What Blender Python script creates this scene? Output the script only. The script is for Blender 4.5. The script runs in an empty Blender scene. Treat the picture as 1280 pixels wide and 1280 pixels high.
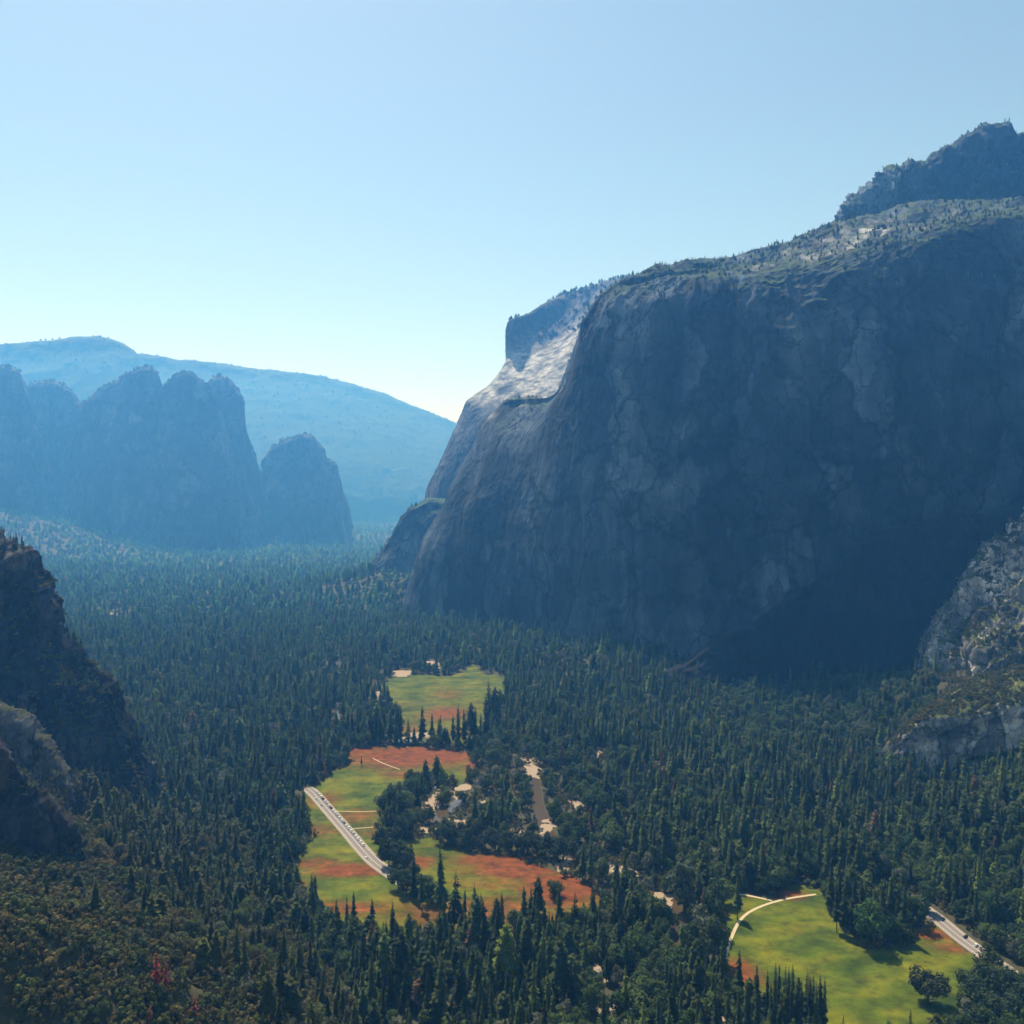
import bpy, math, random
import numpy as np
from mathutils import Vector

# ------------------------------------------------------------------ camera, sky, sun, exposure
F, HC, HY = 1108.0, 360.0, 600.0          # focal length in photo pixels, eye height (m), horizon row
sc = bpy.context.scene
col = sc.collection
cam = bpy.data.objects.new('camera', bpy.data.cameras.new('camera'))
col.objects.link(cam); sc.camera = cam
cam.location = (0, 0, HC); cam.rotation_euler = (math.radians(90), 0, 0)
cam.data.sensor_width = 36; cam.data.lens = 36 * F / 1280
cam.data.shift_y = -(640 - HY) / 1280
cam.data.clip_start = 1; cam.data.clip_end = 60000

SUN_EL, SUN_AZ = math.radians(60), math.radians(24)      # azimuth to the left of the view direction
w = bpy.data.worlds.new('World'); sc.world = w; w.use_nodes = True
nt = w.node_tree
sky = nt.nodes.new('ShaderNodeTexSky'); sky.sky_type = 'NISHITA'; sky.sun_disc = False
sky.sun_elevation = SUN_EL; sky.sun_rotation = -SUN_AZ
sky.altitude = 0; sky.dust_density = 0.6; sky.ozone_density = 2.0; sky.air_density = 0.8
wb = nt.nodes.new('ShaderNodeMix'); wb.data_type = 'RGBA'; wb.blend_type = 'MULTIPLY'; wb.inputs[0].default_value = 1; wb.inputs[7].default_value = (1.10, 1.065, .82, 1)
nt.links.new(sky.outputs[0], wb.inputs[6]); nt.links.new(wb.outputs[2], nt.nodes['Background'].inputs[0])
nt.nodes['Background'].inputs[1].default_value = 0.13
sl = bpy.data.lights.new('sun', 'SUN'); sl.energy = 4.9; sl.angle = math.radians(0.5); sl.color = (1, .95, .86)
sun = bpy.data.objects.new('sun', sl); col.objects.link(sun)
sd = Vector((-math.sin(SUN_AZ) * math.cos(SUN_EL), math.cos(SUN_AZ) * math.cos(SUN_EL), math.sin(SUN_EL)))
sun.rotation_euler = sd.to_track_quat('Z', 'Y').to_euler(); sun.location = (0, 0, 900)
sc.view_settings.view_transform = 'Standard'; sc.view_settings.look = 'None'
sc.view_settings.exposure = 0.40; sc.view_settings.gamma = 1
cy = sc.cycles
cy.max_bounces = 5; cy.diffuse_bounces = 2; cy.glossy_bounces = 1; cy.transmission_bounces = 2
cy.volume_bounces = 1; cy.transparent_max_bounces = 4; cy.caustics_reflective = False; cy.caustics_refractive = False
cy.use_denoising = True
HAZE_DENSITY, HAZE_COLOR, HAZE_G = 1.2e-4, (.105, .405, 1.0), .38

rng = np.random.default_rng(7)
random.seed(7)

def W(px, py, Y):
    """world point seen at photo pixel (px,py) at distance Y"""
    return ((px - 640) / F * Y, Y, HC - (py - HY) / F * Y)
def G(px, py, z=0.0):
    """point of the level valley floor under a photo pixel"""
    Y = (HC - z) * F / (py - HY)
    return ((px - 640) / F * Y, Y)
def Gs(pts): return np.array([G(*p) for p in pts])

# ------------------------------------------------------------------ noise
def _h(ix, iy, iz, s):
    n = (ix * 374761393 + iy * 668265263 + iz * 2147483647 * 3 + s * 1274126177) & 0xFFFFFFFF
    n = ((n ^ (n >> 13)) * 1274126177) & 0xFFFFFFFF
    n = ((n ^ (n >> 16)) * 2246822519) & 0xFFFFFFFF
    return ((n ^ (n >> 15)) & 0xFFFF) / 32767.5 - 1
def vnoise(p, s=0):
    i = np.floor(p).astype(np.int64); f = p - i; f = f * f * f * (f * (f * 6 - 15) + 10)
    r = 0
    for a in (0, 1):
        for b in (0, 1):
            for c in (0, 1):
                wgt = (f[..., 0] if a else 1 - f[..., 0]) * (f[..., 1] if b else 1 - f[..., 1]) * (f[..., 2] if c else 1 - f[..., 2])
                r = r + wgt * _h(i[..., 0] + a, i[..., 1] + b, i[..., 2] + c, s)
    return r
def fbm(p, octv=5, s=0, gain=.5, ridge=False):
    r, a, t = 0, 1, 0
    for o in range(octv):
        v = vnoise(p * 2 ** o + 17.3 * o, s + o)
        if ridge: v = 1 - 2 * np.abs(v)
        r = r + a * v; t += a; a *= gain
    return r / t
def n2(X, Y, scale, octv=4, s=0):
    return fbm(np.stack([X / scale, Y / scale, np.zeros_like(X) + .37], -1), octv, s)
def inpoly(X, Y, poly):
    ins = np.zeros(np.shape(X), bool); n = len(poly)
    for k in range(n):
        x0, y0 = poly[k]; x1, y1 = poly[(k + 1) % n]
        c = (y0 > Y) != (y1 > Y)
        ins ^= c & (X < (x1 - x0) * (Y - y0) / ((y1 - y0) if y1 != y0 else 1e-9) + x0)
    return ins
def distline(X, Y, line):
    d = np.full(np.shape(X), 1e9)
    for (x0, y0), (x1, y1) in zip(line[:-1], line[1:]):
        L = (x1 - x0) ** 2 + (y1 - y0) ** 2 + 1e-9
        t = np.clip(((X - x0) * (x1 - x0) + (Y - y0) * (y1 - y0)) / L, 0, 1)
        d = np.minimum(d, np.hypot(X - x0 - t * (x1 - x0), Y - y0 - t * (y1 - y0)))
    return d

# ------------------------------------------------------------------ materials
class MT:
    def __init__(s, name):
        s.m = bpy.data.materials.new(name); s.m.use_nodes = True; s.t = s.m.node_tree
        s.b = s.t.nodes['Principled BSDF']; s.b.inputs['Roughness'].default_value = .9
        s.b.inputs['Specular IOR Level'].default_value = .15
    def n(s, typ, **kw):
        o = s.t.nodes.new(typ)
        for k, v in kw.items(): setattr(o, k, v)
        return o
    def l(s, a, b): s.t.links.new(a, b)
    def noise(s, scale, detail=6, vec=None, rough=.55):
        o = s.n('ShaderNodeTexNoise'); o.inputs['Scale'].default_value = scale
        o.inputs['Detail'].default_value = detail; o.inputs['Roughness'].default_value = rough
        if vec is not None: s.l(vec, o.inputs['Vector'])
        return o.outputs['Fac']
    def ramp(s, fac, stops):
        o = s.n('ShaderNodeValToRGB'); s.l(fac, o.inputs[0]); e = o.color_ramp.elements
        while len(e) < len(stops): e.new(.5)
        for k, (p, c) in enumerate(stops):
            e[k].position = p; e[k].color = (c, c, c, 1) if not hasattr(c, '__len__') else (*c, 1)
        return o.outputs[0]
    def mix(s, fac, a, b, blend='MIX'):
        o = s.n('ShaderNodeMix', data_type='RGBA', blend_type=blend)
        if hasattr(fac, 'links'): s.l(fac, o.inputs[0])
        else: o.inputs[0].default_value = fac
        for v, k in ((a, 6), (b, 7)):
            if hasattr(v, 'links'): s.l(v, o.inputs[k])
            else: o.inputs[k].default_value = (*v, 1)
        return o.outputs[2]
    def coord(s, scale=(1, 1, 1)):
        g = s.n('ShaderNodeNewGeometry'); mp = s.n('ShaderNodeMapping'); mp.inputs['Scale'].default_value = scale
        s.l(g.outputs['Position'], mp.inputs['Vector']); return mp.outputs[0]
    def color(s, c):
        if hasattr(c, 'links'): s.l(c, s.b.inputs['Base Color'])
        else: s.b.inputs['Base Color'].default_value = (*c, 1)
        return s
    def bump(s, h, dist, strength=1):
        o = s.n('ShaderNodeBump'); o.inputs['Distance'].default_value = dist; o.inputs['Strength'].default_value = strength
        s.l(h, o.inputs['Height']); s.l(o.outputs[0], s.b.inputs['Normal'])

def rock(name, dark, mid, light, veg, veg_lo=.45, veg_hi=.65, streak=1.0, sc_=1.0, vegc=(.035, .055, .02)):
    m = MT(name)
    c = m.coord((.012 * sc_, .012 * sc_, .0022 * sc_)); st = m.noise(1, 8, c, .6)
    big = m.noise(1, 4, m.coord((.0035 * sc_,) * 3)); fine = m.noise(1, 7, m.coord((.05 * sc_, .05 * sc_, .03 * sc_)), .65)
    a = m.ramp(st, [(.36, dark), (.5, mid), (.66, light)])
    b = m.ramp(big, [(.4, dark), (.52, mid), (.66, light)])
    x = m.mix(.6, a, b)
    diag = m.noise(1, 5, m.coord((.004 * sc_, .004 * sc_, .011 * sc_)), .6)
    x = m.mix(m.ramp(diag, [(.5, 0.), (.72, .8)]), x, tuple(q * .5 for q in dark))
    for vs, lo, hi, wob in ((.0075, .55, 1.6, 40), (.028, .68, 1.4, 14)):
        wn = m.n('ShaderNodeTexNoise'); wn.inputs['Scale'].default_value = 1; wn.inputs['Detail'].default_value = 5; m.l(m.coord((vs * 1.3 * sc_,) * 3), wn.inputs['Vector'])
        vm = m.n('ShaderNodeVectorMath', operation='MULTIPLY_ADD'); m.l(wn.outputs['Color'], vm.inputs[0]); vm.inputs[1].default_value = (.9, .9, .9); m.l(m.coord((vs * sc_, vs * sc_, vs * .45 * sc_)), vm.inputs[2])
        vo = m.n('ShaderNodeTexVoronoi'); vo.inputs['Scale'].default_value = 1; m.l(vm.outputs[0], vo.inputs['Vector'])
        sp_ = m.n('ShaderNodeSeparateColor'); m.l(vo.outputs['Color'], sp_.inputs[0])
        x = m.mix(1.0, x, m.ramp(sp_.outputs[0], [(0, lo), (.6, 1.0), (1, hi)]), 'MULTIPLY')
        ve = m.n('ShaderNodeTexVoronoi', feature='DISTANCE_TO_EDGE'); ve.inputs['Scale'].default_value = 1; m.l(vm.outputs[0], ve.inputs['Vector'])
        x = m.mix(1.0, x, m.ramp(ve.outputs['Distance'], [(0, .25), (.045, 1.0)]), 'MULTIPLY')
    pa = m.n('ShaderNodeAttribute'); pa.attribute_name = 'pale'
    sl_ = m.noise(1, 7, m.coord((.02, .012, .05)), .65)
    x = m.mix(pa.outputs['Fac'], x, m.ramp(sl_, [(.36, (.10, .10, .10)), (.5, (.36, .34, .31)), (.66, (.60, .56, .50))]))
    f = m.ramp(fine, [(.3, .6), (.7, 1.25)])
    x = m.mix(1.0, x, f, 'MULTIPLY')
    if veg > 0:
        g = m.n('ShaderNodeNewGeometry'); sp = m.n('ShaderNodeSeparateXYZ'); m.l(g.outputs['Normal'], sp.inputs[0])
        vn = m.noise(1, 6, m.coord((.018, .018, .018)), .65)
        ad = m.n('ShaderNodeMath', operation='MULTIPLY_ADD'); m.l(vn, ad.inputs[0]); ad.inputs[1].default_value = 1.1
        sub = m.n('ShaderNodeMath', operation='MULTIPLY_ADD'); m.l(sp.outputs[2], sub.inputs[0]); sub.inputs[1].default_value = .9; sub.inputs[2].default_value = -.55 + veg - 1
        m.l(sub.outputs[0], ad.inputs[2])
        k = m.ramp(ad.outputs[0], [(veg_lo, 0.0), (veg_hi, 1.0)])
        v2 = m.mix(m.noise(.06, 3), vegc, tuple(min(1, q * 1.9) for q in vegc))
        x = m.mix(k, x, v2)
    m.color(x); m.bump(fine, 3.0 / sc_, .8)
    return m.m
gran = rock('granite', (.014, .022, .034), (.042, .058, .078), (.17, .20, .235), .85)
gran_tower = rock('tower_granite', (.03, .033, .04), (.05, .053, .06), (.09, .09, .09), .6)
gran_far = rock('far_granite', (.03, .032, .036), (.09, .09, .09), (.20, .19, .17), .66)
gran_dark = rock('cast_shadow_black', (.004, .004, .005), (.007, .007, .008), (.012, .012, .013), 0)  # near-black colour standing in for a cast shadow on the wall
gran_near = rock('near_granite', (.010, .010, .014), (.032, .030, .035), (.17, .14, .125), .62, .45, .6, sc_=3.5, vegc=(.035, .042, .013))
gran_spur = rock('spur_granite', (.07, .07, .075), (.30, .27, .25), (.68, .56, .45), .90, .45, .58, sc_=3, vegc=(.045, .055, .012))
near_pale = rock('weathered_near_granite', (.035, .034, .038), (.10, .09, .09), (.32, .27, .24), .95, .45, .58, sc_=3.5, vegc=(.026, .028, .010))

g_ = MT('forest_floor')
g_.color(g_.mix(g_.ramp(g_.noise(.02, 6), [(.4, 0.), (.6, 1.)]), (.03, .034, .015), (.10, .085, .045)))
floor_m = g_.m
md = MT('meadow_grass')
at = md.n('ShaderNodeAttribute'); at.attribute_name = 'red'
cc = md.coord((.022, .04, 1)); fine = md.noise(1, 8, md.coord((.09, .13, 1)), .72); br = md.noise(1, 5, cc)
green = md.ramp(br, [(.3, (.020, .044, .001)), (.5, (.070, .092, .002)), (.7, (.145, .135, .003))])
red = md.ramp(fine, [(.3, (.08, .035, .004)), (.55, (.17, .045, .007)), (.75, (.27, .09, .03))])
ms = md.n('ShaderNodeMath', operation='MULTIPLY_ADD'); md.l(fine, ms.inputs[0]); ms.inputs[1].default_value = .9; ms.inputs[2].default_value = -.45
ad_ = md.n('ShaderNodeMath', operation='ADD'); md.l(ms.outputs[0], ad_.inputs[0]); md.l(at.outputs['Fac'], ad_.inputs[1])
mc = md.mix(md.ramp(ad_.outputs[0], [(.12, 0.), (.9, 1.)]), green, red)
mc = md.mix(1.0, mc, md.ramp(md.noise(1, 9, md.coord((.07, .09, 1)), .78), [(.32, .4), (.5, 1.), (.68, 1.5)]), 'MULTIPLY')
md.color(mc); meadow_m = md.m
def flat(name, c, c2=None, s=.3, rough=.9):
    m = MT(name)
    m.color(m.mix(m.noise(s, 5), c, c2 or tuple(q * .7 for q in c))); m.b.inputs['Roughness'].default_value = rough
    return m.m
wood_hill = flat('wooded_hill', (.045, .065, .03), (.03, .045, .022), .012)
asphalt = flat('weathered_asphalt', (.23, .195, .17), (.17, .145, .13), .1)
shoulder = flat('pale_gravel_shoulder', (.36, .29, .22), (.24, .19, .14), .2)
line_m = flat('white_road_paint', (.75, .74, .7))
sand_m = flat('pale_sand', (.40, .30, .21), (.20, .15, .09), .12)
path_m = flat('pale_trodden_path', (.52, .43, .27), (.42, .33, .2))
stone_m = flat('pale_granite_boulder', (.5, .47, .44), (.3, .28, .27), .4)
wt = MT('river_water'); wt.color((.075, .05, .022)); wt.b.inputs['Roughness'].default_value = .12
wt.b.inputs['Specular IOR Level'].default_value = .6; wt.bump(wt.noise(.25, 4), .25, .6); water_m = wt.m
bark = flat('brown_bark', (.11, .075, .05), (.07, .05, .035), .8)

def foliage(name, trans=.25):
    m = MT(name)
    at = m.n('ShaderNodeAttribute', attribute_type='INSTANCER'); at.attribute_name = 'tint'
    v = m.noise(1, 2, m.coord((.6, .6, .6)))
    c = m.mix(1.0, at.outputs['Color'], m.ramp(v, [(.3, .55), (.7, 1.5)]), 'MULTIPLY')
    m.color(c); m.b.inputs['Roughness'].default_value = .75
    tr = m.n('ShaderNodeBsdfTranslucent'); m.l(c, tr.inputs[0])
    mx = m.n('ShaderNodeMixShader'); mx.inputs[0].default_value = trans
    m.l(m.b.outputs[0], mx.inputs[1]); m.l(tr.outputs[0], mx.inputs[2])
    m.l(mx.outputs[0], m.t.nodes['Material Output'].inputs[0])
    return m.m
needle_m = foliage('conifer_needles', .33); leaf_m = foliage('broad_leaves', .35)

# ------------------------------------------------------------------ mesh helpers
def mesh_np(name, V, Fc, mat=None, smooth=False):
    me = bpy.data.meshes.new(name)
    Fc = np.asarray(Fc); k = Fc.shape[1]
    me.vertices.add(len(V)); me.vertices.foreach_set('co', np.asarray(V, np.float32).ravel())
    me.loops.add(Fc.size); me.loops.foreach_set('vertex_index', Fc.astype(np.int32).ravel())
    me.polygons.add(len(Fc)); me.polygons.foreach_set('loop_start', np.arange(0, Fc.size, k, dtype=np.int32))
    me.polygons.foreach_set('loop_total', np.full(len(Fc), k, np.int32))
    if smooth: me.polygons.foreach_set('use_smooth', np.ones(len(Fc), bool))
    me.update(calc_edges=True); me.validate()
    if mat: me.materials.append(mat)
    return me
def link(name, me, parent=None, **props):
    o = bpy.data.objects.new(name, me); col.objects.link(o)
    if parent: o.parent = parent
    for k, v in props.items(): o[k] = v
    return o
def grid_faces(nu, nv):
    i = (np.arange(nu - 1)[:, None] * nv + np.arange(nv - 1)[None]).ravel()
    return np.stack([i, i + nv, i + nv + 1, i + 1], 1)

# ------------------------------------------------------------------ terrain height
def cp(px, py, Y): x, y, z = W(px, py, Y); return (x, y, z)
CTRL = [cp(-100, 1290, 400), cp(0, 1290, 412), cp(60, 1290, 418), cp(120, 1290, 428), cp(180, 1290, 440), cp(-100, 1120, 440), cp(0, 1140, 452), cp(60, 1180, 452), cp(150, 1240, 450), cp(250, 1290, 455), cp(0, 1420, 390), cp(330, 1290, 480), cp(400, 1290, 520), 
        cp(150, 1150, 530), cp(230, 1150, 600), cp(330, 1150, 690), cp(90, 1090, 600), cp(0, 1100, 540), cp(200, 1070, 760), cp(290, 1060, 830), cp(190, 1045, 830),
        cp(100, 1035, 760), cp(0, 1010, 700), (-300, 300, 40), (-150, 300, 10), (-500, 400, 150),
        (-560, 900, 150), (-620, 1000, 60), (-470, 1000, 10), (-340, 960, 0), (-800, 1300, 60), (-1100, 1700, 60),
        (-300, 1050, 0), (-330, 1200, 0), (-500, 1500, 0), (-800, 2000, 0), (-240, 900, 0), (-210, 780, 0), (-150, 680, 0), (-90, 600, 0), (-60, 520, 0), (0, 450, 0), (0, 300, 0), (100, 600, 0),
        (300, 450, 0), (300, 600, 0), (500, 700, 0), (100, 900, 0), (400, 950, 0), (-100, 1100, 0), (100, 1300, 0), (300, 1150, 0),
        cp(1280, 985, 950), cp(1340, 940, 900), (500, 1130, 12), (600, 1130, 50), (540, 1250, 40), (640, 1250, 90), (450, 1200, 6), (480, 1320, 22),
        (-330, 2600, 25), (-120, 2200, 25), (30, 1870, 25), (140, 1640, 25), (280, 1480, 25), (460, 1380, 25), (640, 1390, 40),
        (-450, 2400, 0), (-250, 2050, 0), (-60, 1750, 0), (80, 1500, 0), (250, 1350, 0), (-500, 2950, 70), (-620, 2800, 0), (-420, 3000, 80),
        (-900, 3000, 0), (-1300, 2600, 0), (-700, 3600, 0), (-1200, 3800, 0), (-1900, 3000, 40), (-3230, 5600, 270), (-2900, 5600, 170), (-2100, 5750, 10), (-2400, 4700, 30), (-1500, 4100, 0),
        (-1200, 4700, 0), (-1600, 6500, 30), (-600, 5000, 0), (-300, 6000, 0), (-800, 6500, 0), (-2200, 7500, 80), (0, 9000, 0), (-3000, 9000, 0),
        (2000, 1500, 100), (2000, 600, 100), (1500, 4000, 100), (-2500, 1500, 200), (-1500, 500, 250), (0, 13000, 0), (6000, 13000, 0), (-8000, 13000, 0), (-6000, 4000, 200)]
CTRL = np.array(CTRL); CX = CTRL[:, :2] / 1000
_A = np.sqrt(((CX[:, None] - CX[None]) ** 2).sum(-1) + .0004)
_w = np.linalg.solve(np.block([[_A, np.ones((len(CX), 1))], [np.ones((1, len(CX))), np.zeros((1, 1))]]), np.append(CTRL[:, 2], 0))
def drop(Y): return .031 * np.clip(np.asarray(Y, float) - 2000, 0, 4800)
def hgt(X, Y):
    X = np.asarray(X, float); Y = np.asarray(Y, float); r = np.full(X.shape, _w[-1])
    for k in range(len(CX)):
        r = r + _w[k] * np.sqrt((X / 1000 - CX[k, 0]) ** 2 + (Y / 1000 - CX[k, 1]) ** 2 + .0004)
    hill = np.clip(r - 2, 0, None)
    k = np.clip(hill / 25, 0, 1)
    return -drop(Y) + hill + k * (n2(X, Y, 90, 4, 3) * 16 + n2(X, Y, 25, 3, 5) * 6)

ry = 230 * np.exp(np.arange(0, 1020) * .00395)
rx = np.linspace(-1.15, 1.0, 620)
GX = (ry[:, None] * rx[None]); GY = np.repeat(ry[:, None], len(rx), 1)
GZ = hgt(GX, GY)
gm = mesh_np('ground', np.stack([GX, GY, GZ], -1).reshape(-1, 3), grid_faces(len(ry), len(rx))[:, ::-1], floor_m, True)
link('ground', gm, kind='structure')
V = np.array([(-30000, -6000, -190), (30000, -6000, -190), (30000, 40000, -190), (-30000, 40000, -190)])
link('ground', mesh_np('ground_far', V, [[0, 1, 2, 3]], floor_m), kind='structure')

# ------------------------------------------------------------------ rock masses
def catmull(Pn, n):
    """Pn (S,...) -> n samples"""
    S = len(Pn); t = np.linspace(0, S - 1, n); i = np.clip(t.astype(int), 0, S - 2); f = (t - i).reshape((-1,) + (1,) * (Pn.ndim - 1))
    g = lambda k: Pn[np.clip(k, 0, S - 1)]
    a, b, c, d = g(i - 1), g(i), g(i + 1), g(i + 2)
    sm = .5 * (2 * b + (c - a) * f + (2 * a - 5 * b + 4 * c - d) * f ** 2 + (-a + 3 * b - 3 * c + d) * f ** 3)
    return .35 * sm + .65 * (b * (1 - f) + c * f) if False else .75 * sm + .25 * (b * (1 - f) + c * f)
SURF = {}
def loft(name, st, nu, nv, mat, amp=(30, 10, 3), scl=(220, 60, 16), seed=0, zs=.45, pale=None, calm=None):
    Pn = np.array([[(W(p[0], p[1], p[2]) if p[1] is not None else ((p[0] - 640) / F * p[2], p[2], -25 - float(drop(p[2])))) for p in s] for s in st], float)
    Q = catmull(Pn, nu); Q = catmull(Q.transpose(1, 0, 2), nv).transpose(1, 0, 2)
    du = np.gradient(Q, axis=0); dv = np.gradient(Q, axis=1); N = np.cross(du, dv)
    N /= np.linalg.norm(N, axis=-1, keepdims=True) + 1e-9
    warp = Q + 25 * np.stack([vnoise(Q / 90, seed + 31), vnoise(Q / 90, seed + 32), vnoise(Q / 90, seed + 33)], -1)
    d = 0
    for a, s, o, rdg in zip(amp, scl, (3, 4, 4), (False, True, True)):
        q = warp / s * np.array([1, 1, zs if s < 150 else .9]); d = d + a * fbm(q, o, seed + int(s), .55, rdg)
    # horizontal benches
    d = d + amp[1] * .35 * vnoise(np.stack([Q[..., 0] / 300, Q[..., 1] / 300, Q[..., 2] / scl[1] * 1.8], -1), seed + 77)
    if calm is not None: d = d * np.interp(np.linspace(0, 1, nu), [0, calm, calm + .12, 1], [.4, .4, 1, 1])[:, None]
    Q = Q + N * d[..., None]
    fc = grid_faces(nu, nv)
    me = mesh_np(name, Q.reshape(-1, 3), fc, mat, name == 'far_ridge')
    if pale is not None:  # paler rows where slabs catch the sun, brightness put into the colour
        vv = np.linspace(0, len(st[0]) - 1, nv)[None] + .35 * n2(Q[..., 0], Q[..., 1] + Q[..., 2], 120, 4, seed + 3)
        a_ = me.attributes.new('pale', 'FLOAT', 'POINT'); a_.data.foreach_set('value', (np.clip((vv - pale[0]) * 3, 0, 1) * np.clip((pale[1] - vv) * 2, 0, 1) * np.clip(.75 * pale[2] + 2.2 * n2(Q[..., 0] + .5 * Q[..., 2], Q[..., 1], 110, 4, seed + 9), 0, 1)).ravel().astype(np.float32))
    o = link(name, me, kind='structure')
    du = np.gradient(Q, axis=0); dv = np.gradient(Q, axis=1); N2 = np.cross(du, dv); N2 /= np.linalg.norm(N2, axis=-1, keepdims=True) + 1e-9
    area = np.linalg.norm(np.cross(du, dv), axis=-1)
    SURF.setdefault(name, []).append((Q.reshape(-1, 3), N2.reshape(-1, 3), area.ravel()))
    return Q, N2, area
def massif(name, skyl, Y0, lean, bulge, base_px=None, basepy=None, n=40, pw=1.6, thick=500, keep=True, bs=0, **kw):
    """steep face below a traced skyline; convex in plan, closed behind"""
    s = np.array(skyl, float); m = len(s); L = np.append(0, np.cumsum(np.hypot(*np.diff(s, axis=0).T))); L /= L[-1]
    u = np.linspace(0, 1, n); px = np.interp(u, L, s[:, 0]); py = np.interp(u, L, s[:, 1])
    b0, b1 = base_px or (s[0, 0], s[-1, 0]); st = []
    for k in range(n):
        Yb = Y0 + bulge * (2 * u[k] - 1) ** 2 if not isinstance(bulge, tuple) else Y0 + bulge[0] * max(0, 1 - 2 * u[k]) ** 2 + bulge[1] * max(0, 2 * u[k] - 1) ** 2
        bx = b0 + (b1 - b0) * (.3 * u[k] + .7 * (px[k] - s[0, 0]) / (s[-1, 0] - s[0, 0]))
        bpy_ = HY + (HC + 25 + float(drop(Yb))) * F / Yb
        row = [(bx, None, Yb)]
        for t in (.25, .5, .75, .92, 1):
            row.append((bx + (px[k] - bx) * t, bpy_ + (py[k] - bpy_) * t ** .92, Yb + lean * t ** pw))
        Yk = Yb + lean
        zt = W(px[k], py[k], Yk); 
        pyb = HY - (zt[2] * .93 - 12 - HC) * F / (Yk + thick)
        out = 1 if px[k] > 640 else -1
        row.append((px[k] + bs * .4 + (0 if keep else 640 + (px[k] - 640) * Yk / (Yk + thick * .4) - px[k]), HY - (zt[2] * .99 - 4 - HC) * F / (Yk + thick * .4), Yk + thick * .4))
        row.append((px[k] + bs if keep else 640 + (px[k] - 640) * Yk / (Yk + thick), HY - (zt[2] * .6 - 12 - HC) * F / (Yk + thick), Yk + thick))
        row.append((px[k] + bs if keep else 640 + (px[k] - 640) * Yk / (Yk + thick), None, Yk + thick))
        st.append(row)
    return loft(name, st, kw.pop('nu', 260), kw.pop('nv', 200), **kw)

# the great wall
def wst(y0, pts, offs=(0, 15, 35, 60, 110, 230, 400), back=900):
    r = [(pts[0], None, y0)]
    for (x, y), o in zip(pts[1:], offs): r.append((x, y, y0 + o))
    x, y = pts[-1]; Yk = y0 + offs[-1]
    r.append((640 + (x - 640) * Yk / (y0 + back), HY - (W(x, y, Yk)[2] - 25 - HC) * F / (y0 + back), y0 + back))
    return r
ws = [
 wst(2800, [560, (575, 700), (595, 640), (612, 600), (628, 560), (645, 530), (662, 512), (680, 508)]),
 wst(2350, [500, (516, 698), (545, 642), (568, 600), (588, 562), (606, 528), (622, 510), (640, 502)], (0, 5, 10, 18, 26, 36, 50)),
 wst(2180, [560, (570, 700), (584, 640), (600, 590), (618, 548), (636, 520), (650, 505), (662, 499)], (0, 6, 14, 24, 34, 48, 70)),
 wst(2050, [622, (628, 705), (636, 635), (646, 580), (660, 535), (676, 510), (686, 500), (692, 497)], (0, 8, 18, 30, 42, 60, 90)),
 wst(1880, [680, (685, 695), (690, 615), (697, 550), (704, 508), (709, 485), (713, 472), (717, 460)], (0, 10, 24, 40, 55, 75, 110)),
 wst(1780, [735, (738, 690), (740, 590), (740, 505), (736, 450), (732, 428), (730, 415), (732, 405)], (0, 12, 26, 44, 66, 90, 130)),
 wst(1700, [790, (790, 680), (790, 560), (782, 460), (772, 400), (766, 380), (764, 370), (768, 362)], (0, 15, 35, 60, 100, 140, 200)),
 wst(1640, [840, (840, 665), (840, 540), (830, 440), (822, 380), (818, 362), (818, 352), (822, 342)], (0, 15, 35, 60, 100, 160, 250)),
 wst(1590, [900, (900, 650), (900, 530), (900, 430), (900, 372), (900, 350), (900, 338), (905, 325)]),
 wst(1550, [970, (970, 640), (970, 520), (970, 425), (970, 365), (972, 338), (975, 318), (980, 299)]),
 wst(1530, [1050, (1050, 630), (1050, 500), (1050, 410), (1050, 345), (1055, 312), (1060, 290), (1065, 270)]),
 wst(1530, [1130, (1130, 620), (1130, 480), (1130, 380), (1130, 312), (1138, 292), (1145, 276), (1150, 262)]),
 wst(1540, [1210, (1210, 600), (1210, 460), (1210, 350), (1210, 290), (1215, 276), (1222, 266), (1228, 256)]),
 wst(1560, [1300, (1300, 590), (1300, 450), (1300, 340), (1300, 282), (1300, 272), (1300, 262), (1300, 252)]),
 wst(1600, [1440, (1440, 580), (1440, 450), (1440, 340), (1440, 275), (1440, 268), (1440, 258), (1440, 248)]),
]
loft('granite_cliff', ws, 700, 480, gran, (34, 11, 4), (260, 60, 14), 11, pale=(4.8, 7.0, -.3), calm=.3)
massif('rocky_crest', [(1038, 310), (1050, 290), (1060, 270), (1070, 256), (1090, 241), (1110, 221), (1147, 212), (1187, 194), (1207, 180), (1235, 176), (1280, 178), (1400, 172)],
       1990, 160, 60, base_px=(1030, 1400), bs=40, mat=gran, amp=(24, 34, 16), scl=(160, 60, 18), seed=5, nu=460, nv=300, zs=.8)
massif('shadow_wedge', [(790, 862), (820, 852), (845, 843), (862, 830), (900, 802), (930, 792), (965, 768), (1000, 742), (1050, 706), (1095, 672), (1130, 664), (1190, 655), (1225, 650), (1280, 634), (1380, 620)],
       1415, 45, 25, base_px=(780, 1380), mat=gran_dark, amp=(10, 6, 4), scl=(120, 50, 14), seed=8, thick=140, nu=300, nv=120)  # added mass, outlined like the shadow wedge at the wall's foot
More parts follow.
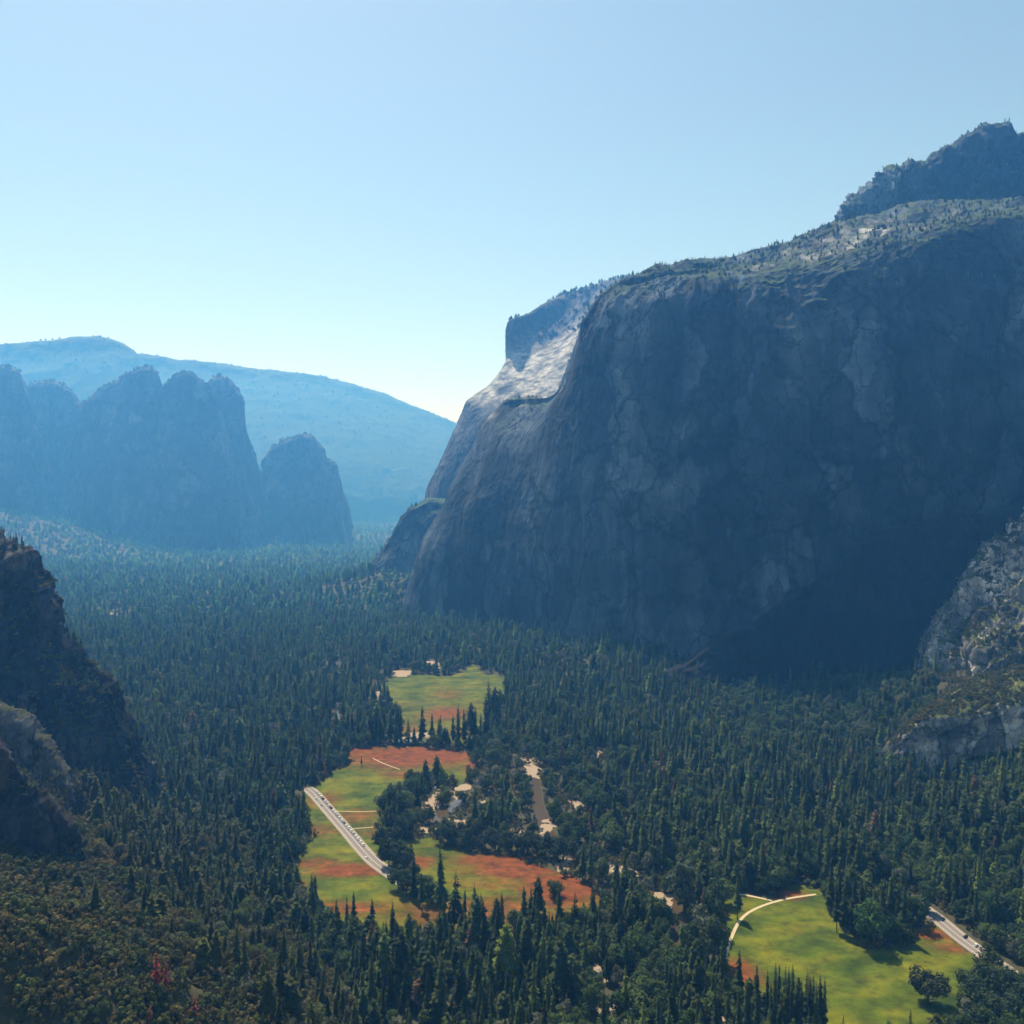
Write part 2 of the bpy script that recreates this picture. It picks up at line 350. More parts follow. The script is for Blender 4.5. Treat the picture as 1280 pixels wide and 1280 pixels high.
# lower buttress and the far shoulder with its sunlit slab
massif('lower_buttress', [(452, 735), (462, 715), (475, 692), (492, 660), (510, 638), (535, 626), (560, 632), (610, 680), (650, 740)],
       2950, 90, 120, mat=gran, amp=(24, 10, 4), scl=(180, 60, 16), seed=21, thick=250, nu=260, nv=160)
def fst(y0, pts, offs=(30, 60, 100, 160, 420, 600, 760, 900), back=1500): return wst(y0, pts, offs, back)
fs = [
 fst(4000, [560, (570, 640), (585, 590), (600, 545), (610, 520), (625, 500), (640, 470), (645, 450), (650, 425)], (10, 20, 30, 40, 60, 80, 100, 120)),
 fst(3500, [520, (534, 628), (553, 580), (569, 535), (582, 500), (606, 482), (630, 455), (632, 428), (636, 402)], (20, 40, 70, 100, 160, 230, 260, 300)),
 fst(3300, [560, (570, 630), (580, 580), (594, 535), (606, 512), (638, 470), (650, 440), (656, 412), (664, 388)], (30, 60, 90, 130, 300, 420, 500, 620)),
 fst(3150, [620, (628, 630), (636, 575), (642, 530), (650, 504), (682, 450), (698, 424), (704, 398), (712, 366)]),
 fst(3050, [690, (692, 630), (696, 565), (700, 530), (706, 505), (735, 415), (748, 388), (756, 368), (765, 352)]),
 fst(3000, [790, (790, 630), (790, 560), (790, 520), (790, 490), (800, 400), (805, 375), (808, 362), (812, 346)]),
 fst(3000, [900, (900, 630), (900, 560), (900, 520), (900, 490), (900, 400), (905, 375), (908, 362), (912, 345)]),
]
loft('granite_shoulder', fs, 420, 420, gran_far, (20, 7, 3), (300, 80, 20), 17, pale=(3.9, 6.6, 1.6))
# cathedral rocks
kw = dict(mat=gran_tower, scl=(400, 120, 34))
massif('rock_tower', [(-120, 520), (-60, 470), (0, 459), (18, 462), (30, 478), (40, 505), (48, 545), (60, 600), (75, 660)], 5850, 270, 260, amp=(34, 17, 9), seed=41, **kw)
massif('rock_tower', [(20, 520), (40, 482), (62, 480), (82, 484), (92, 500), (110, 520), (130, 560), (150, 640)], 6350, 270, 260, amp=(34, 17, 9), seed=45, **kw)
massif('rock_tower', [(60, 672), (72, 625), (84, 580), (94, 540), (104, 508), (125, 495), (150, 478), (175, 462), (187, 457), (195, 464), (198, 480), (206, 500), (230, 560), (250, 690)], 5900, 340, 340, base_px=(55, 255), amp=(34, 17, 9), seed=51, **kw)
massif('rock_tower', [(150, 700), (185, 560), (202, 486), (215, 474), (232, 467), (246, 472), (262, 488), (275, 520), (292, 580), (318, 680)], 5750, 320, 340, base_px=(150, 320), amp=(34, 17, 9), seed=56, **kw)
massif('rock_tower', [(220, 560), (250, 490), (265, 474), (280, 473), (293, 482), (302, 500), (307, 535), (316, 565), (326, 595), (332, 640), (334, 668)], 6100, 320, 340, base_px=(220, 340), amp=(34, 17, 9), seed=61, **kw)
massif('rock_tower', [(330, 660), (328, 615), (329, 578), (342, 562), (358, 552), (376, 545), (390, 547), (400, 560), (408, 578), (418, 584), (425, 605), (431, 635), (438, 662)], 6500, 300, 260, base_px=(330, 440), amp=(30, 20, 7), seed=66, **kw)
# far ridges
hk = dict(mat=wood_hill, scl=(700, 220, 60), zs=1)
massif('far_ridge', [(-260, 470), (-100, 440), (0, 431), (40, 428), (85, 424), (120, 421), (145, 427), (160, 434), (175, 446), (190, 475), (215, 520), (240, 600)], 9000, 1700, 260, base_px=(-260, 330), amp=(60, 24, 4), seed=71, thick=1500, nu=420, nv=200, **hk)
massif('far_ridge', [(60, 470), (130, 452), (175, 444), (215, 448), (260, 455), (310, 460), (360, 466), (400, 472), (440, 483), (480, 495), (520, 508), (567, 528), (620, 560), (680, 620)], 10500, 2500, 400, base_px=(-100, 780), amp=(60, 24, 4), seed=75, thick=2500, nu=420, nv=200, **hk)
# left cliffs close by
nk = dict(mat=gran_near)
massif('near_cliff', [(-160, 590), (-60, 640), (0, 694), (20, 712), (40, 732), (60, 762), (78, 786), (105, 822), (130, 856), (154, 888), (172, 922), (184, 950), (193, 985), (198, 1040)],
       860, 70, (0, 70), base_px=(-200, 204), amp=(20, 15, 5), scl=(110, 40, 12), seed=81, thick=160, bs=-60, nu=420, nv=340, zs=.5, **nk)
massif('near_spur', [(-120, 850), (-40, 872), (0, 885), (28, 900), (45, 920), (58, 935), (80, 962), (96, 990), (112, 1020), (122, 1060)],
       735, 50, (0, 40), base_px=(-140, 126), amp=(8, 7, 3), scl=(70, 28, 8), seed=84, thick=90, bs=-50, nu=300, nv=240, mat=near_pale)
massif('near_outcrop', [(-140, 880), (-60, 905), (0, 935), (28, 968), (45, 990), (61, 1006), (76, 1022), (89, 1041), (100, 1068), (106, 1095), (110, 1130)],
       590, 30, (0, 30), base_px=(-160, 112), amp=(7, 5, 2.5), scl=(70, 26, 7), seed=87, thick=90, bs=-50, nu=300, nv=240, **nk)
# right spur
massif('rocky_spur', [(1120, 960), (1140, 925), (1149, 895), (1156, 855), (1168, 815), (1180, 785), (1195, 765), (1212, 742), (1222, 712), (1238, 698), (1258, 684), (1280, 655), (1340, 600), (1460, 540)],
       1070, 300, (60, 0), pw=1.05, base_px=(1118, 1460), amp=(24, 20, 8), scl=(110, 40, 12), seed=91, thick=250, bs=60, nu=460, nv=360, mat=gran_spur)
def shelf(y0, pts): return [(pts[0], None, y0)] + [(x, y, Y) for x, y, Y in pts[1:]]
sh = [shelf(1120, [1100, (1104, 950, 1125), (1106, 944, 1130), (1110, 940, 1145), (1118, 934, 1180)]),
      shelf(1075, [1125, (1126, 935, 1078), (1128, 924, 1080), (1138, 914, 1110), (1150, 903, 1160)]),
      shelf(1055, [1160, (1160, 925, 1058), (1160, 900, 1060), (1168, 890, 1110), (1180, 876, 1200)]),
      shelf(1040, [1215, (1215, 920, 1043), (1215, 893, 1045), (1220, 872, 1100), (1228, 850, 1220)]),
      shelf(1030, [1290, (1290, 915, 1033), (1290, 880, 1035), (1290, 850, 1100), (1290, 820, 1230)]),
      shelf(1020, [1420, (1420, 900, 1023), (1420, 870, 1030), (1420, 840, 1100), (1420, 800, 1230)])]
loft('rock_shelf', sh, 260, 150, gran_spur, (7, 6, 3), (80, 30, 9), 95)

# ------------------------------------------------------------------ meadows, road, river
def sheet(name, poly, mat, z, step=2.5, rag=3.0, reds=None, parent=None):
    x0, y0 = poly.min(0) - 4; x1, y1 = poly.max(0) + 4
    xs = np.arange(x0, x1, step); ys = np.arange(y0, y1, step)
    X, Y = np.meshgrid(xs, ys, indexing='ij')
    cx, cyy = X[:-1, :-1] + step / 2, Y[:-1, :-1] + step / 2
    keep = inpoly(cx + n2(cx, cyy, 14, 3, 9) * rag * 2, cyy + n2(cx, cyy, 14, 3, 19) * rag * 2, poly).ravel()
    fc = grid_faces(len(xs), len(ys))[keep]
    used, inv = np.unique(fc.ravel(), return_inverse=True)
    Vv = np.stack([X.ravel()[used], Y.ravel()[used], hgt(X.ravel()[used], Y.ravel()[used]) + z], 1)
    me = mesh_np(name, Vv, inv.reshape(-1, 4), mat)
    if reds is not None:
        r = np.zeros(len(Vv))
        for (px, py, rx_, ry_, a) in reds:
            cxx, cy0 = G(px, py); sx = rx_ * cy0 / F; sy = ry_ * cy0 * cy0 / (F * HC)
            r = np.maximum(r, a * np.exp(-(((Vv[:, 0] - cxx) / sx) ** 2 + ((Vv[:, 1] - cy0) / sy) ** 2) ** 1.3 * .8))
        r += .28 * n2(Vv[:, 0], Vv[:, 1] * .7, 45, 4, 23) + (.1 if x0 < 0 else -.02)
        a_ = me.attributes.new('red', 'FLOAT', 'POINT'); a_.data.foreach_set('value', r.astype(np.float32))
    return link(name, me, kind='structure')
MEAD = [Gs([(474, 856), (490, 846), (520, 842), (560, 846), (578, 840), (592, 829), (604, 842), (635, 846), (633, 868), (616, 880), (612, 905), (606, 928), (560, 930), (500, 926), (494, 890), (480, 872)]),
        Gs([(432, 937), (470, 931), (530, 933), (575, 938), (596, 948), (592, 968), (575, 982), (545, 975), (515, 980), (500, 996), (480, 1012), (476, 1050), (488, 1082), (505, 1090), (508, 1050),
            (535, 1046), (560, 1058), (600, 1066), (640, 1060), (660, 1076), (700, 1088), (735, 1105), (770, 1130), (745, 1150), (700, 1160), (650, 1165), (600, 1170), (560, 1165), (530, 1170), (480, 1180), (430, 1172),
            (395, 1140), (370, 1118), (359, 1090), (372, 1065), (385, 1045), (380, 1022), (374, 1008), (388, 985), (402, 972), (420, 962), (436, 952)]),
        Gs([(895, 1114), (925, 1118), (960, 1124), (985, 1108), (1012, 1104), (1034, 1120), (1040, 1145), (1060, 1172), (1095, 1186), (1130, 1180), (1140, 1160), (1170, 1156), (1195, 1178), (1235, 1208), (1222, 1235), (1205, 1260), (1200, 1300), (1195, 1350), (1035, 1350), (1030, 1330), (950, 1262), (905, 1235), (905, 1180)])]
REDS = [[(560, 892, 26, 8, .8), (505, 912, 22, 8, .55), (560, 868, 18, 7, .3), (565, 918, 24, 6, .3)],
        [(520, 945, 85, 13, 1.15), (600, 955, 20, 12, 1.1), (450, 937, 30, 6, 1.1), (500, 968, 25, 5, .6), (405, 1000, 25, 10, .55), (445, 1020, 22, 8, .6), (440, 1088, 48, 8, 1.15), (395, 1080, 25, 7, .7), (470, 1040, 20, 10, .45),
         (400, 1038, 25, 7, .5), (435, 1135, 70, 9, .75), (650, 1085, 60, 14, 1.1), (600, 1075, 30, 8, .8), (700, 1110, 50, 25, 1.1), (525, 1078, 18, 8, .8), (620, 1105, 60, 8, .6), (600, 1140, 120, 20, .7), (372, 1108, 12, 10, .7)],
        [(985, 1118, 25, 8, .9), (955, 1120, 20, 5, .6), (925, 1215, 25, 18, 1.0), (1165, 1168, 35, 8, .9), (1190, 1185, 30, 8, .7), (1000, 1165, 40, 8, .25), (1050, 1210, 60, 8, .15)]]
for p, r in zip(MEAD, REDS): sheet('meadow', p, meadow_m, .12, reds=r)

def ribbon(name, line, width, mat, z, off=0.0, parent=None, dens=6, **props):
    P = np.array(line, float)
    L = np.append(0, np.cumsum(np.hypot(*np.diff(P, axis=0).T))); n = max(8, int(L[-1] / dens))
    u = np.linspace(0, L[-1], n); c = np.stack([np.interp(u, L, P[:, 0]), np.interp(u, L, P[:, 1])], 1)
    for _ in range(int(14 / dens) + 1): c[1:-1] = (c[:-2] + 2 * c[1:-1] + c[2:]) / 4
    t = np.gradient(c, axis=0); t /= np.linalg.norm(t, axis=1, keepdims=True); nrm = np.stack([-t[:, 1], t[:, 0]], 1)
    wd = width if np.ndim(width) else np.full(n, width); wd = np.interp(np.linspace(0, 1, n), np.linspace(0, 1, len(wd)), wd)[:, None] if len(wd) != n else wd[:, None]
    A, B = c + nrm * (off + wd / 2), c + nrm * (off - wd / 2)
    V = np.concatenate([A, B]); V = np.column_stack([V, hgt(V[:, 0], V[:, 1]) + z])
    i = np.arange(n - 1)
    o = link(name, mesh_np(name, V, np.stack([i, i + 1, i + 1 + n, i + n], 1)[:, ::-1], mat), parent, **props)
    return o, c, t
ROAD1 = Gs([(384, 985), (388, 988), (392, 991), (412, 1014), (432, 1037), (452, 1061), (468, 1078), (482, 1088), (500, 1100), (512, 1108)])
ROAD2 = Gs([(1100, 1110), (1140, 1125), (1172, 1148), (1200, 1172), (1228, 1192), (1262, 1216), (1310, 1250)])
for R_, wd in ((ROAD1, 12), (ROAD2, 12)):
    ribbon('road_verge', R_, wd + 3, shoulder, .16, kind='structure')
    ribbon('road', R_, wd, asphalt, .2, kind='structure')
    for o_ in (-wd / 2 + .8, wd / 2 - .8, 0): ribbon('road_marking', R_, .35, line_m, .23, off=o_, kind='structure')
PATHS = [Gs([(903, 1215), (908, 1190), (914, 1172), (922, 1154), (932, 1142), (955, 1131), (985, 1123), (1020, 1118)]), Gs([(895, 1116), (930, 1118), (965, 1126)]),
         Gs([(420, 1014), (445, 1015), (470, 1014)]), Gs([(440, 1036), (456, 1035), (474, 1033)]), Gs([(466, 948), (480, 955), (500, 962)])]
for n_, p in enumerate(PATHS): ribbon('path', p, 2.6 if n_ < 2 else 1.5, path_m, .19, kind='structure')
RIVER = Gs([(700, 1330), (745, 1290), (772, 1262), (800, 1222), (838, 1188), (852, 1150), (830, 1124), (808, 1114), (780, 1100), (740, 1082), (705, 1062), (684, 1040), (672, 1005), (668, 975), (650, 955), (620, 968), (585, 985), (565, 1010), (545, 1026), (516, 1022)])
RIVER2 = Gs([(560, 927), (520, 926), (480, 926), (440, 915), (418, 895), (425, 882), (448, 862), (470, 850), (500, 838), (540, 830)])
ribbon('river', RIVER, [12, 11, 10, 13, 20, 18, 11, 14, 12, 12, 12, 12, 10, 8, 7, 8, 16, 18], water_m, .3, kind='structure', dens=5)
ribbon('river', RIVER2, 11, water_m, .3, kind='structure', dens=5)
SAND = [Gs([(518, 1018), (526, 1006), (540, 990), (548, 984), (552, 1000), (549, 1020), (530, 1020)]), Gs([(516, 1034), (530, 1031), (545, 1036), (540, 1044), (518, 1042)]),
        Gs([(653, 948), (668, 948), (676, 960), (692, 962), (676, 974), (658, 974)]), Gs([(676, 1034), (688, 1020), (692, 1032), (684, 1046), (674, 1044)]),
        Gs([(756, 1078), (775, 1082), (800, 1094), (786, 1108), (768, 1100)]), Gs([(815, 1128), (824, 1118), (842, 1120), (838, 1136), (830, 1150)]), Gs([(410, 902), (424, 896), (432, 904), (418, 914)]),
        Gs([(460, 866), (476, 864), (480, 876), (462, 876)]), Gs([(494, 838), (514, 838), (510, 846), (492, 846)]), Gs([(532, 826), (552, 828), (548, 836), (532, 834)]), Gs([(485, 916), (545, 914), (545, 922), (486, 924)]),
        Gs([(708, 1142), (718, 1148), (716, 1170), (708, 1160)]), Gs([(740, 1200), (752, 1210), (752, 1236), (742, 1226)]), Gs([(752, 1256), (786, 1252), (790, 1264), (756, 1268)]), Gs([(896, 1262), (906, 1262), (908, 1284), (896, 1284)]),
        Gs([(1132, 1140), (1150, 1142), (1148, 1154), (1136, 1156)]), Gs([(1236, 1158), (1256, 1160), (1270, 1180), (1250, 1184)]), Gs([(722, 1060), (740, 1062), (738, 1074), (722, 1072)]),
        Gs([(560, 985), (585, 978), (588, 990), (566, 1000)]), Gs([(600, 1000), (622, 1002), (615, 1012), (600, 1010)]), Gs([(640, 1035), (662, 1040), (655, 1050), (640, 1048)]), Gs([(560, 1022), (590, 1026), (588, 1034), (562, 1034)]),
        Gs([(700, 1072), (716, 1078), (712, 1090), (700, 1086)]), Gs([(625, 930), (640, 930), (636, 944), (622, 940)]), Gs([(745, 935), (756, 938), (752, 948), (744, 945)]), Gs([(130, 758), (160, 762), (158, 768), (130, 766)]), Gs([(150, 832), (178, 834), (176, 840), (150, 840)]), Gs([(715, 1000), (728, 1004), (722, 1014), (712, 1010)])]
for k, p in enumerate(SAND): sheet('sandbank', p, sand_m, .36, step=1.2, rag=5)

# ------------------------------------------------------------------ tree meshes (unit height)
def conifer(seed, R=.125, wh=24, start=.14, sparse=1.0, up=.66):
    r = random.Random(seed); V, T = [], []
    lop = [(r.uniform(0, 6.28), r.uniform(.45, 1.3)) for _ in range(4)]
    for k in range(wh):
        h = start + (1 - start) * (k / wh) ** .95
        rad = R * ((1 - h) ** up) * 1.05 / (1 - start) ** up
        if h < start + .12: rad *= .62 + (h - start) * 3
        rad *= r.uniform(.6, 1.25)
        nb = max(4, int(9 * sparse * (.6 + rad / R * .5)))
        a0 = r.uniform(0, 6.28)
        for b in range(nb):
            if r.random() > .93 * min(1, sparse + .2): continue
            a = a0 + b * 6.283 / nb + r.uniform(-.25, .25)
            q = rad * r.uniform(.65, 1.2)
            for la, lm in lop: q *= 1 + (lm - 1) * max(0, math.cos(a - la)) * .5
            dz = -.35 * q + r.uniform(-.012, .012)
            ca, sa = math.cos(a), math.sin(a); wv = q * r.uniform(.28, .42)
            pz = h + .008
            i = len(V)
            V += [(0, 0, pz + .012), (q * .55 * ca - wv * sa, q * .55 * sa + wv * ca, pz + dz * .75), (q * ca, q * sa, pz + dz),
                  (q * .55 * ca + wv * sa, q * .55 * sa - wv * ca, pz + dz * .75), (q * .6 * ca, q * .6 * sa, pz + dz * .25 + .01)]
            T += [(i, i + 1, i + 4), (i + 1, i + 2, i + 4), (i + 4, i + 2, i + 3), (i, i + 4, i + 3)]
    i = len(V)
    V += [(-.006, 0, .965), (.006, 0, .965), (0, .006, .965), (0, 0, 1.02)]; T += [(i, i + 1, i + 3), (i + 1, i + 2, i + 3), (i + 2, i, i + 3)]
    return V, T
def trunk(seed, h=.95, r0=.012, limbs=0, flare=1.6):
    r = random.Random(seed); V, T = [], []
    def tube(pts, rs, n=6):
        i0 = len(V)
        for (x, y, z), q in zip(pts, rs):
            for k in range(n): V.append((x + q * math.cos(k * 6.283 / n), y + q * math.sin(k * 6.283 / n), z))
        for j in range(len(pts) - 1):
            for k in range(n):
                a, b = i0 + j * n + k, i0 + j * n + (k + 1) % n; T.extend([(a, b, b + n), (a, b + n, a + n)])
    if not limbs:
        tube([(0, 0, -.03), (0, 0, .03), (.003, .002, h * .5), (0, 0, h)], [r0 * flare, r0, r0 * .65, r0 * .1])
    else:
        tube([(0, 0, -.04), (0, 0, .04), (.01, .01, .3), (.0, .02, .42)], [r0 * flare, r0, r0 * .8, r0 * .6])
        for k in range(limbs):
            a = k * 6.283 / limbs + r.uniform(-.4, .4); q = r.uniform(.14, .3); z = r.uniform(.6, .85)
            tube([(0, .01, .22 + .03 * k), (q * .5 * math.cos(a), q * .5 * math.sin(a), .45), (q * math.cos(a), q * math.sin(a), z)], [r0 * .6, r0 * .42, r0 * .12], 5)
    return V, T
def broad(seed, wdt=.42, n_cl=15, per=85, leaf=.038, base=.09):
    r = random.Random(seed); V, T = [], []
    for c in range(n_cl):
        while True:
            x, y, z = r.uniform(-1, 1), r.uniform(-1, 1), r.uniform(-1, 1)
            d = x * x + y * y + z * z
            if .15 < d < 1: break
        cx, cy_, cz = x * wdt * .68, y * wdt * .68, base + (1 - base) * (.5 + z * .36)
        cr = r.uniform(.12, .2) * (.75 + .4 * (1 - abs(z)))
        for k in range(per):
            u, v = r.uniform(-1, 1), r.uniform(0, 6.283); s = math.sqrt(1 - u * u); q = cr * r.uniform(.72, 1.08)
            n = Vector((s * math.cos(v), s * math.sin(v), u))
            p = Vector((cx, cy_, cz)) + Vector((n.x * q, n.y * q, n.z * q * .8))
            if p.z < base * .7: continue
            n = (n + Vector((r.uniform(-.6, .6), r.uniform(-.6, .6), r.uniform(-.3, .7)))).normalized()
            t1 = n.orthogonal().normalized(); t1.rotate(__import__('mathutils').Quaternion(n, r.uniform(0, 6.28))); t2 = n.cross(t1)
            L = leaf * r.uniform(.6, 1.3); i = len(V)
            V += [tuple(p + t1 * L), tuple(p + t2 * L * .7), tuple(p - t1 * L), tuple(p - t2 * L * .7)]; T += [(i, i + 1, i + 2), (i, i + 2, i + 3)]
    return V, T
def mk(name, VT, mat): return mesh_np(name, VT[0], VT[1], mat)
CON = [(mk('crown', conifer(s, R, wh, st_), needle_m), mk('trunk', trunk(s, .93, .011), bark)) for s, R, wh, st_ in ((1, .12, 26, .10), (2, .145, 25, .14), (3, .105, 28, .08), (4, .14, 22, .2), (5, .10, 26, .28))] + [(mk('crown', conifer(6, .15, 17, .36, 1, .40), needle_m), mk('trunk', trunk(6, .93, .013), bark)), (mk('crown', conifer(7, .17, 20, .14, .75, .8), needle_m), mk('trunk', trunk(7, .93, .012), bark))]
DEAD = (mk('crown', conifer(9, .13, 22, .15, .62), needle_m), mk('trunk', trunk(9, .93, .012), bark))
BRD = [(mk('crown', broad(s, wd, n, 85), leaf_m), mk('trunk', trunk(s, 1, .028, 5), bark)) for s, wd, n in ((11, .42, 16), (12, .5, 18), (13, .36, 14), (14, .55, 20))]
BUSH = [mk('shrub', broad(s, .75, 9, 60, .075, .02), leaf_m) for s in (21, 22, 23)]

def variants(cname, pairs):
    c = bpy.data.collections.new(cname)
    for k, pr in enumerate(pairs):
        Vs, Ts, Ms, off = [], [], [], 0
        for j, me in enumerate(pr):
            v = np.empty(len(me.vertices) * 3, np.float32); me.vertices.foreach_get('co', v); f = np.empty(len(me.loops), np.int32); me.loops.foreach_get('vertex_index', f)
            Vs.append(v.reshape(-1, 3)); Ts.append(f.reshape(-1, 3) + off); Ms += [j] * (len(f) // 3); off += len(v) // 3
        me = mesh_np(cname, np.concatenate(Vs), np.concatenate(Ts)); 
        for q in pr: me.materials.append(q.materials[0])
        me.polygons.foreach_set('material_index', np.array(Ms, np.int32))
        o = bpy.data.objects.new(f'{cname}_{k}', me); c.objects.link(o)
    return c
C_CON = variants('conifer_kind', CON); C_BRD = variants('broadleaf_kind', BRD); C_BUSH = variants('shrub_kind', [(b,) for b in BUSH])

def scatter(name, pts, sx, sz, tint, coll, nvar):
    n = len(pts); me = bpy.data.meshes.new(name)
    me.vertices.add(n); me.vertices.foreach_set('co', np.asarray(pts, np.float32).ravel())
    def A(nm, typ, key, val): a = me.attributes.new(nm, typ, 'POINT'); a.data.foreach_set(key, np.asarray(val).ravel())
    A('tint', 'FLOAT_COLOR', 'color', np.column_stack([tint, np.ones(n)]).astype(np.float32))
    A('siz', 'FLOAT_VECTOR', 'vector', np.stack([sx, sx, sz], 1).astype(np.float32))
    A('rot', 'FLOAT_VECTOR', 'vector', np.stack([rng.normal(0, .02, n), rng.normal(0, .02, n), rng.uniform(0, 6.283, n)], 1).astype(np.float32))
    A('idx', 'INT', 'value', rng.integers(0, nvar, n).astype(np.int32))
    ng = bpy.data.node_groups.new(name, 'GeometryNodeTree')
    ng.interface.new_socket('Geometry', in_out='INPUT', socket_type='NodeSocketGeometry'); ng.interface.new_socket('Geometry', in_out='OUTPUT', socket_type='NodeSocketGeometry')
    i, o = ng.nodes.new('NodeGroupInput'), ng.nodes.new('NodeGroupOutput')
    ci = ng.nodes.new('GeometryNodeCollectionInfo'); ci.inputs['Collection'].default_value = coll
    ci.inputs['Separate Children'].default_value = True; ci.inputs['Reset Children'].default_value = True
    ip = ng.nodes.new('GeometryNodeInstanceOnPoints'); ip.inputs['Pick Instance'].default_value = True
    def at(nm, typ): q = ng.nodes.new('GeometryNodeInputNamedAttribute'); q.data_type = typ; q.inputs['Name'].default_value = nm; return q.outputs['Attribute']
    L = ng.links.new
    L(i.outputs[0], ip.inputs['Points']); L(ci.outputs[0], ip.inputs['Instance']); L(at('idx', 'INT'), ip.inputs['Instance Index'])
    L(at('siz', 'FLOAT_VECTOR'), ip.inputs['Scale'])
    e2r = ng.nodes.new('FunctionNodeEulerToRotation'); L(at('rot', 'FLOAT_VECTOR'), e2r.inputs[0]); L(e2r.outputs[0], ip.inputs['Rotation'])
    L(ip.outputs[0], o.inputs[0])
    ob = link(name, me, kind='stuff'); md_ = ob.modifiers.new('scatter', 'NODES'); md_.node_group = ng
    return ob

# ------------------------------------------------------------------ where trees grow
def pix(X, Y, Z): return 640 + X / Y * F, HY + (HC - Z) / Y * F
def jgrid(y0, y1, s, xl=-.72, xr=.66):
    ys = np.arange(y0, y1, s); out = []
    for y in ys:
        xs = np.arange(xl * y, xr * y, s); out.append(np.stack([xs, np.full(len(xs), y)], 1))
    p = np.concatenate(out); return p + rng.uniform(-.5, .5, p.shape) * s
pts = np.concatenate([jgrid(330, 900, 6.6), jgrid(900, 1500, 7.8), jgrid(1500, 2400, 10.5), jgrid(2400, 4200, 20), jgrid(4200, 7000, 32), jgrid(7000, 11000, 46)])
X, Y = pts.T; Z = hgt(X, Y); PX, PY = pix(X, Y, Z)
free = np.ones(len(X), bool)
ex, ey = n2(X, Y, 22, 2, 41) * 6, n2(X, Y, 22, 2, 42) * 6
for p in MEAD: free &= ~inpoly(X + ex, Y + ey, p)
for p in SAND:
    c = p.mean(0); q = c + (p - c) * 1.15
    free &= ~inpoly(X, Y, q)
    q2 = q + np.array([0, -1]) * np.linspace(0, 1, 1)[:, None] * 0
    # nothing tall right in front of a bank, it would hide the sand
    for s_ in (10,):
        if PY is not None: free &= ~inpoly(X, Y + s_, q)
free &= distline(X, Y, ROAD1[:8]) > 12; free &= distline(X, Y, ROAD2) > 15
free &= ~((distline(X, Y + 12, ROAD2) < 13) & (X < 440)); free &= (distline(X, Y, RIVER) > 7) & (distline(X, Y, RIVER2) > 8)
for p in PATHS: free &= distline(X, Y, p) > 4
# keep out of the rock masses
wall = np.array([(-480, 3300), (-330, 3050), (-320, 2460), (-270, 2340), (-150, 2160), (-35, 2030), (70, 1870), (165, 1760), (250, 1690), (300, 1600), (345, 1450), (600, 1440), (900, 1440), (3000, 1500), (3000, 9000), (-560, 9000)])
free &= ~inpoly(X, Y, wall)
free &= ~inpoly(X, Y, np.array([(-470, 915), (-385, 880), (-400, 930), (-500, 1040), (-900, 1100), (-900, 870), (-600, 860)]))
free &= ~inpoly(X, Y, np.array([(530, 1140), (600, 1120), (1200, 1060), (1200, 1410), (680, 1410), (570, 1200)]))
free &= ~inpoly(X, Y, np.array([(-290, 590), (-285, 640), (-420, 660), (-420, 585)]))
gap = n2(X, Y, 60, 3, 51)
free &= gap > -.45
mid = (PX > 500) & (PX < 790) & (PY > 940) & (PY < 1115)
free &= ~mid | (rng.random(len(X)) < .42)
free &= ~((distline(X, Y, RIVER) < 32) & (PY < 1130) & (rng.random(len(X)) < .45))
free &= rng.random(len(X)) < np.clip(.95 + 1.1 * n2(X, Y, 35, 3, 57), .25, 1)
slope = Z > 6
dens = rng.random(len(X))
left = (X < -60 - (Y - 500) * .35) & slope & (Y < 1100)
kind_b = (rng.random(len(X)) < np.where(left, .55, .32)) | ((n2(X, Y, 70, 3, 61) > .38) & (Y < 2400)) | ((distline(X, Y, RIVER) < 26) & (rng.random(len(X)) < .6)) | ((X > 300) & (Y > 1180) & (rng.random(len(X)) < .55))
gy_, gx_ = (hgt(X, Y + 4) - Z) / 4, (hgt(X + 4, Y) - Z) / 4
kind_b |= mid & (rng.random(len(X)) < .6)
kind_b |= (PX > 1190) & (PY > 1185)
bushy = left & (PX < 255 - (1280 - PY) * .62) & (rng.random(len(X)) < .93)
bushy |= (Y < 430) & (PX < 200)
infr = (PX > -60) & (PX < 1340)
tree_con = free & ~kind_b & ~bushy & infr & (PY < 1420)
tree_brd = free & kind_b & ~bushy & infr & (PY < 1400) & (Y < 3500)
H = np.clip(rng.gamma(7, 3.6, len(X)), 9, 44) * np.where(Y > 2400, 1.12, 1) * np.where(left, .8, 1)
H *= 1 + .25 * n2(X, Y, 120, 2, 71)
HB = np.clip(rng.normal(17, 4.5, len(X)), 8, 28) * np.where(left, .75, 1)

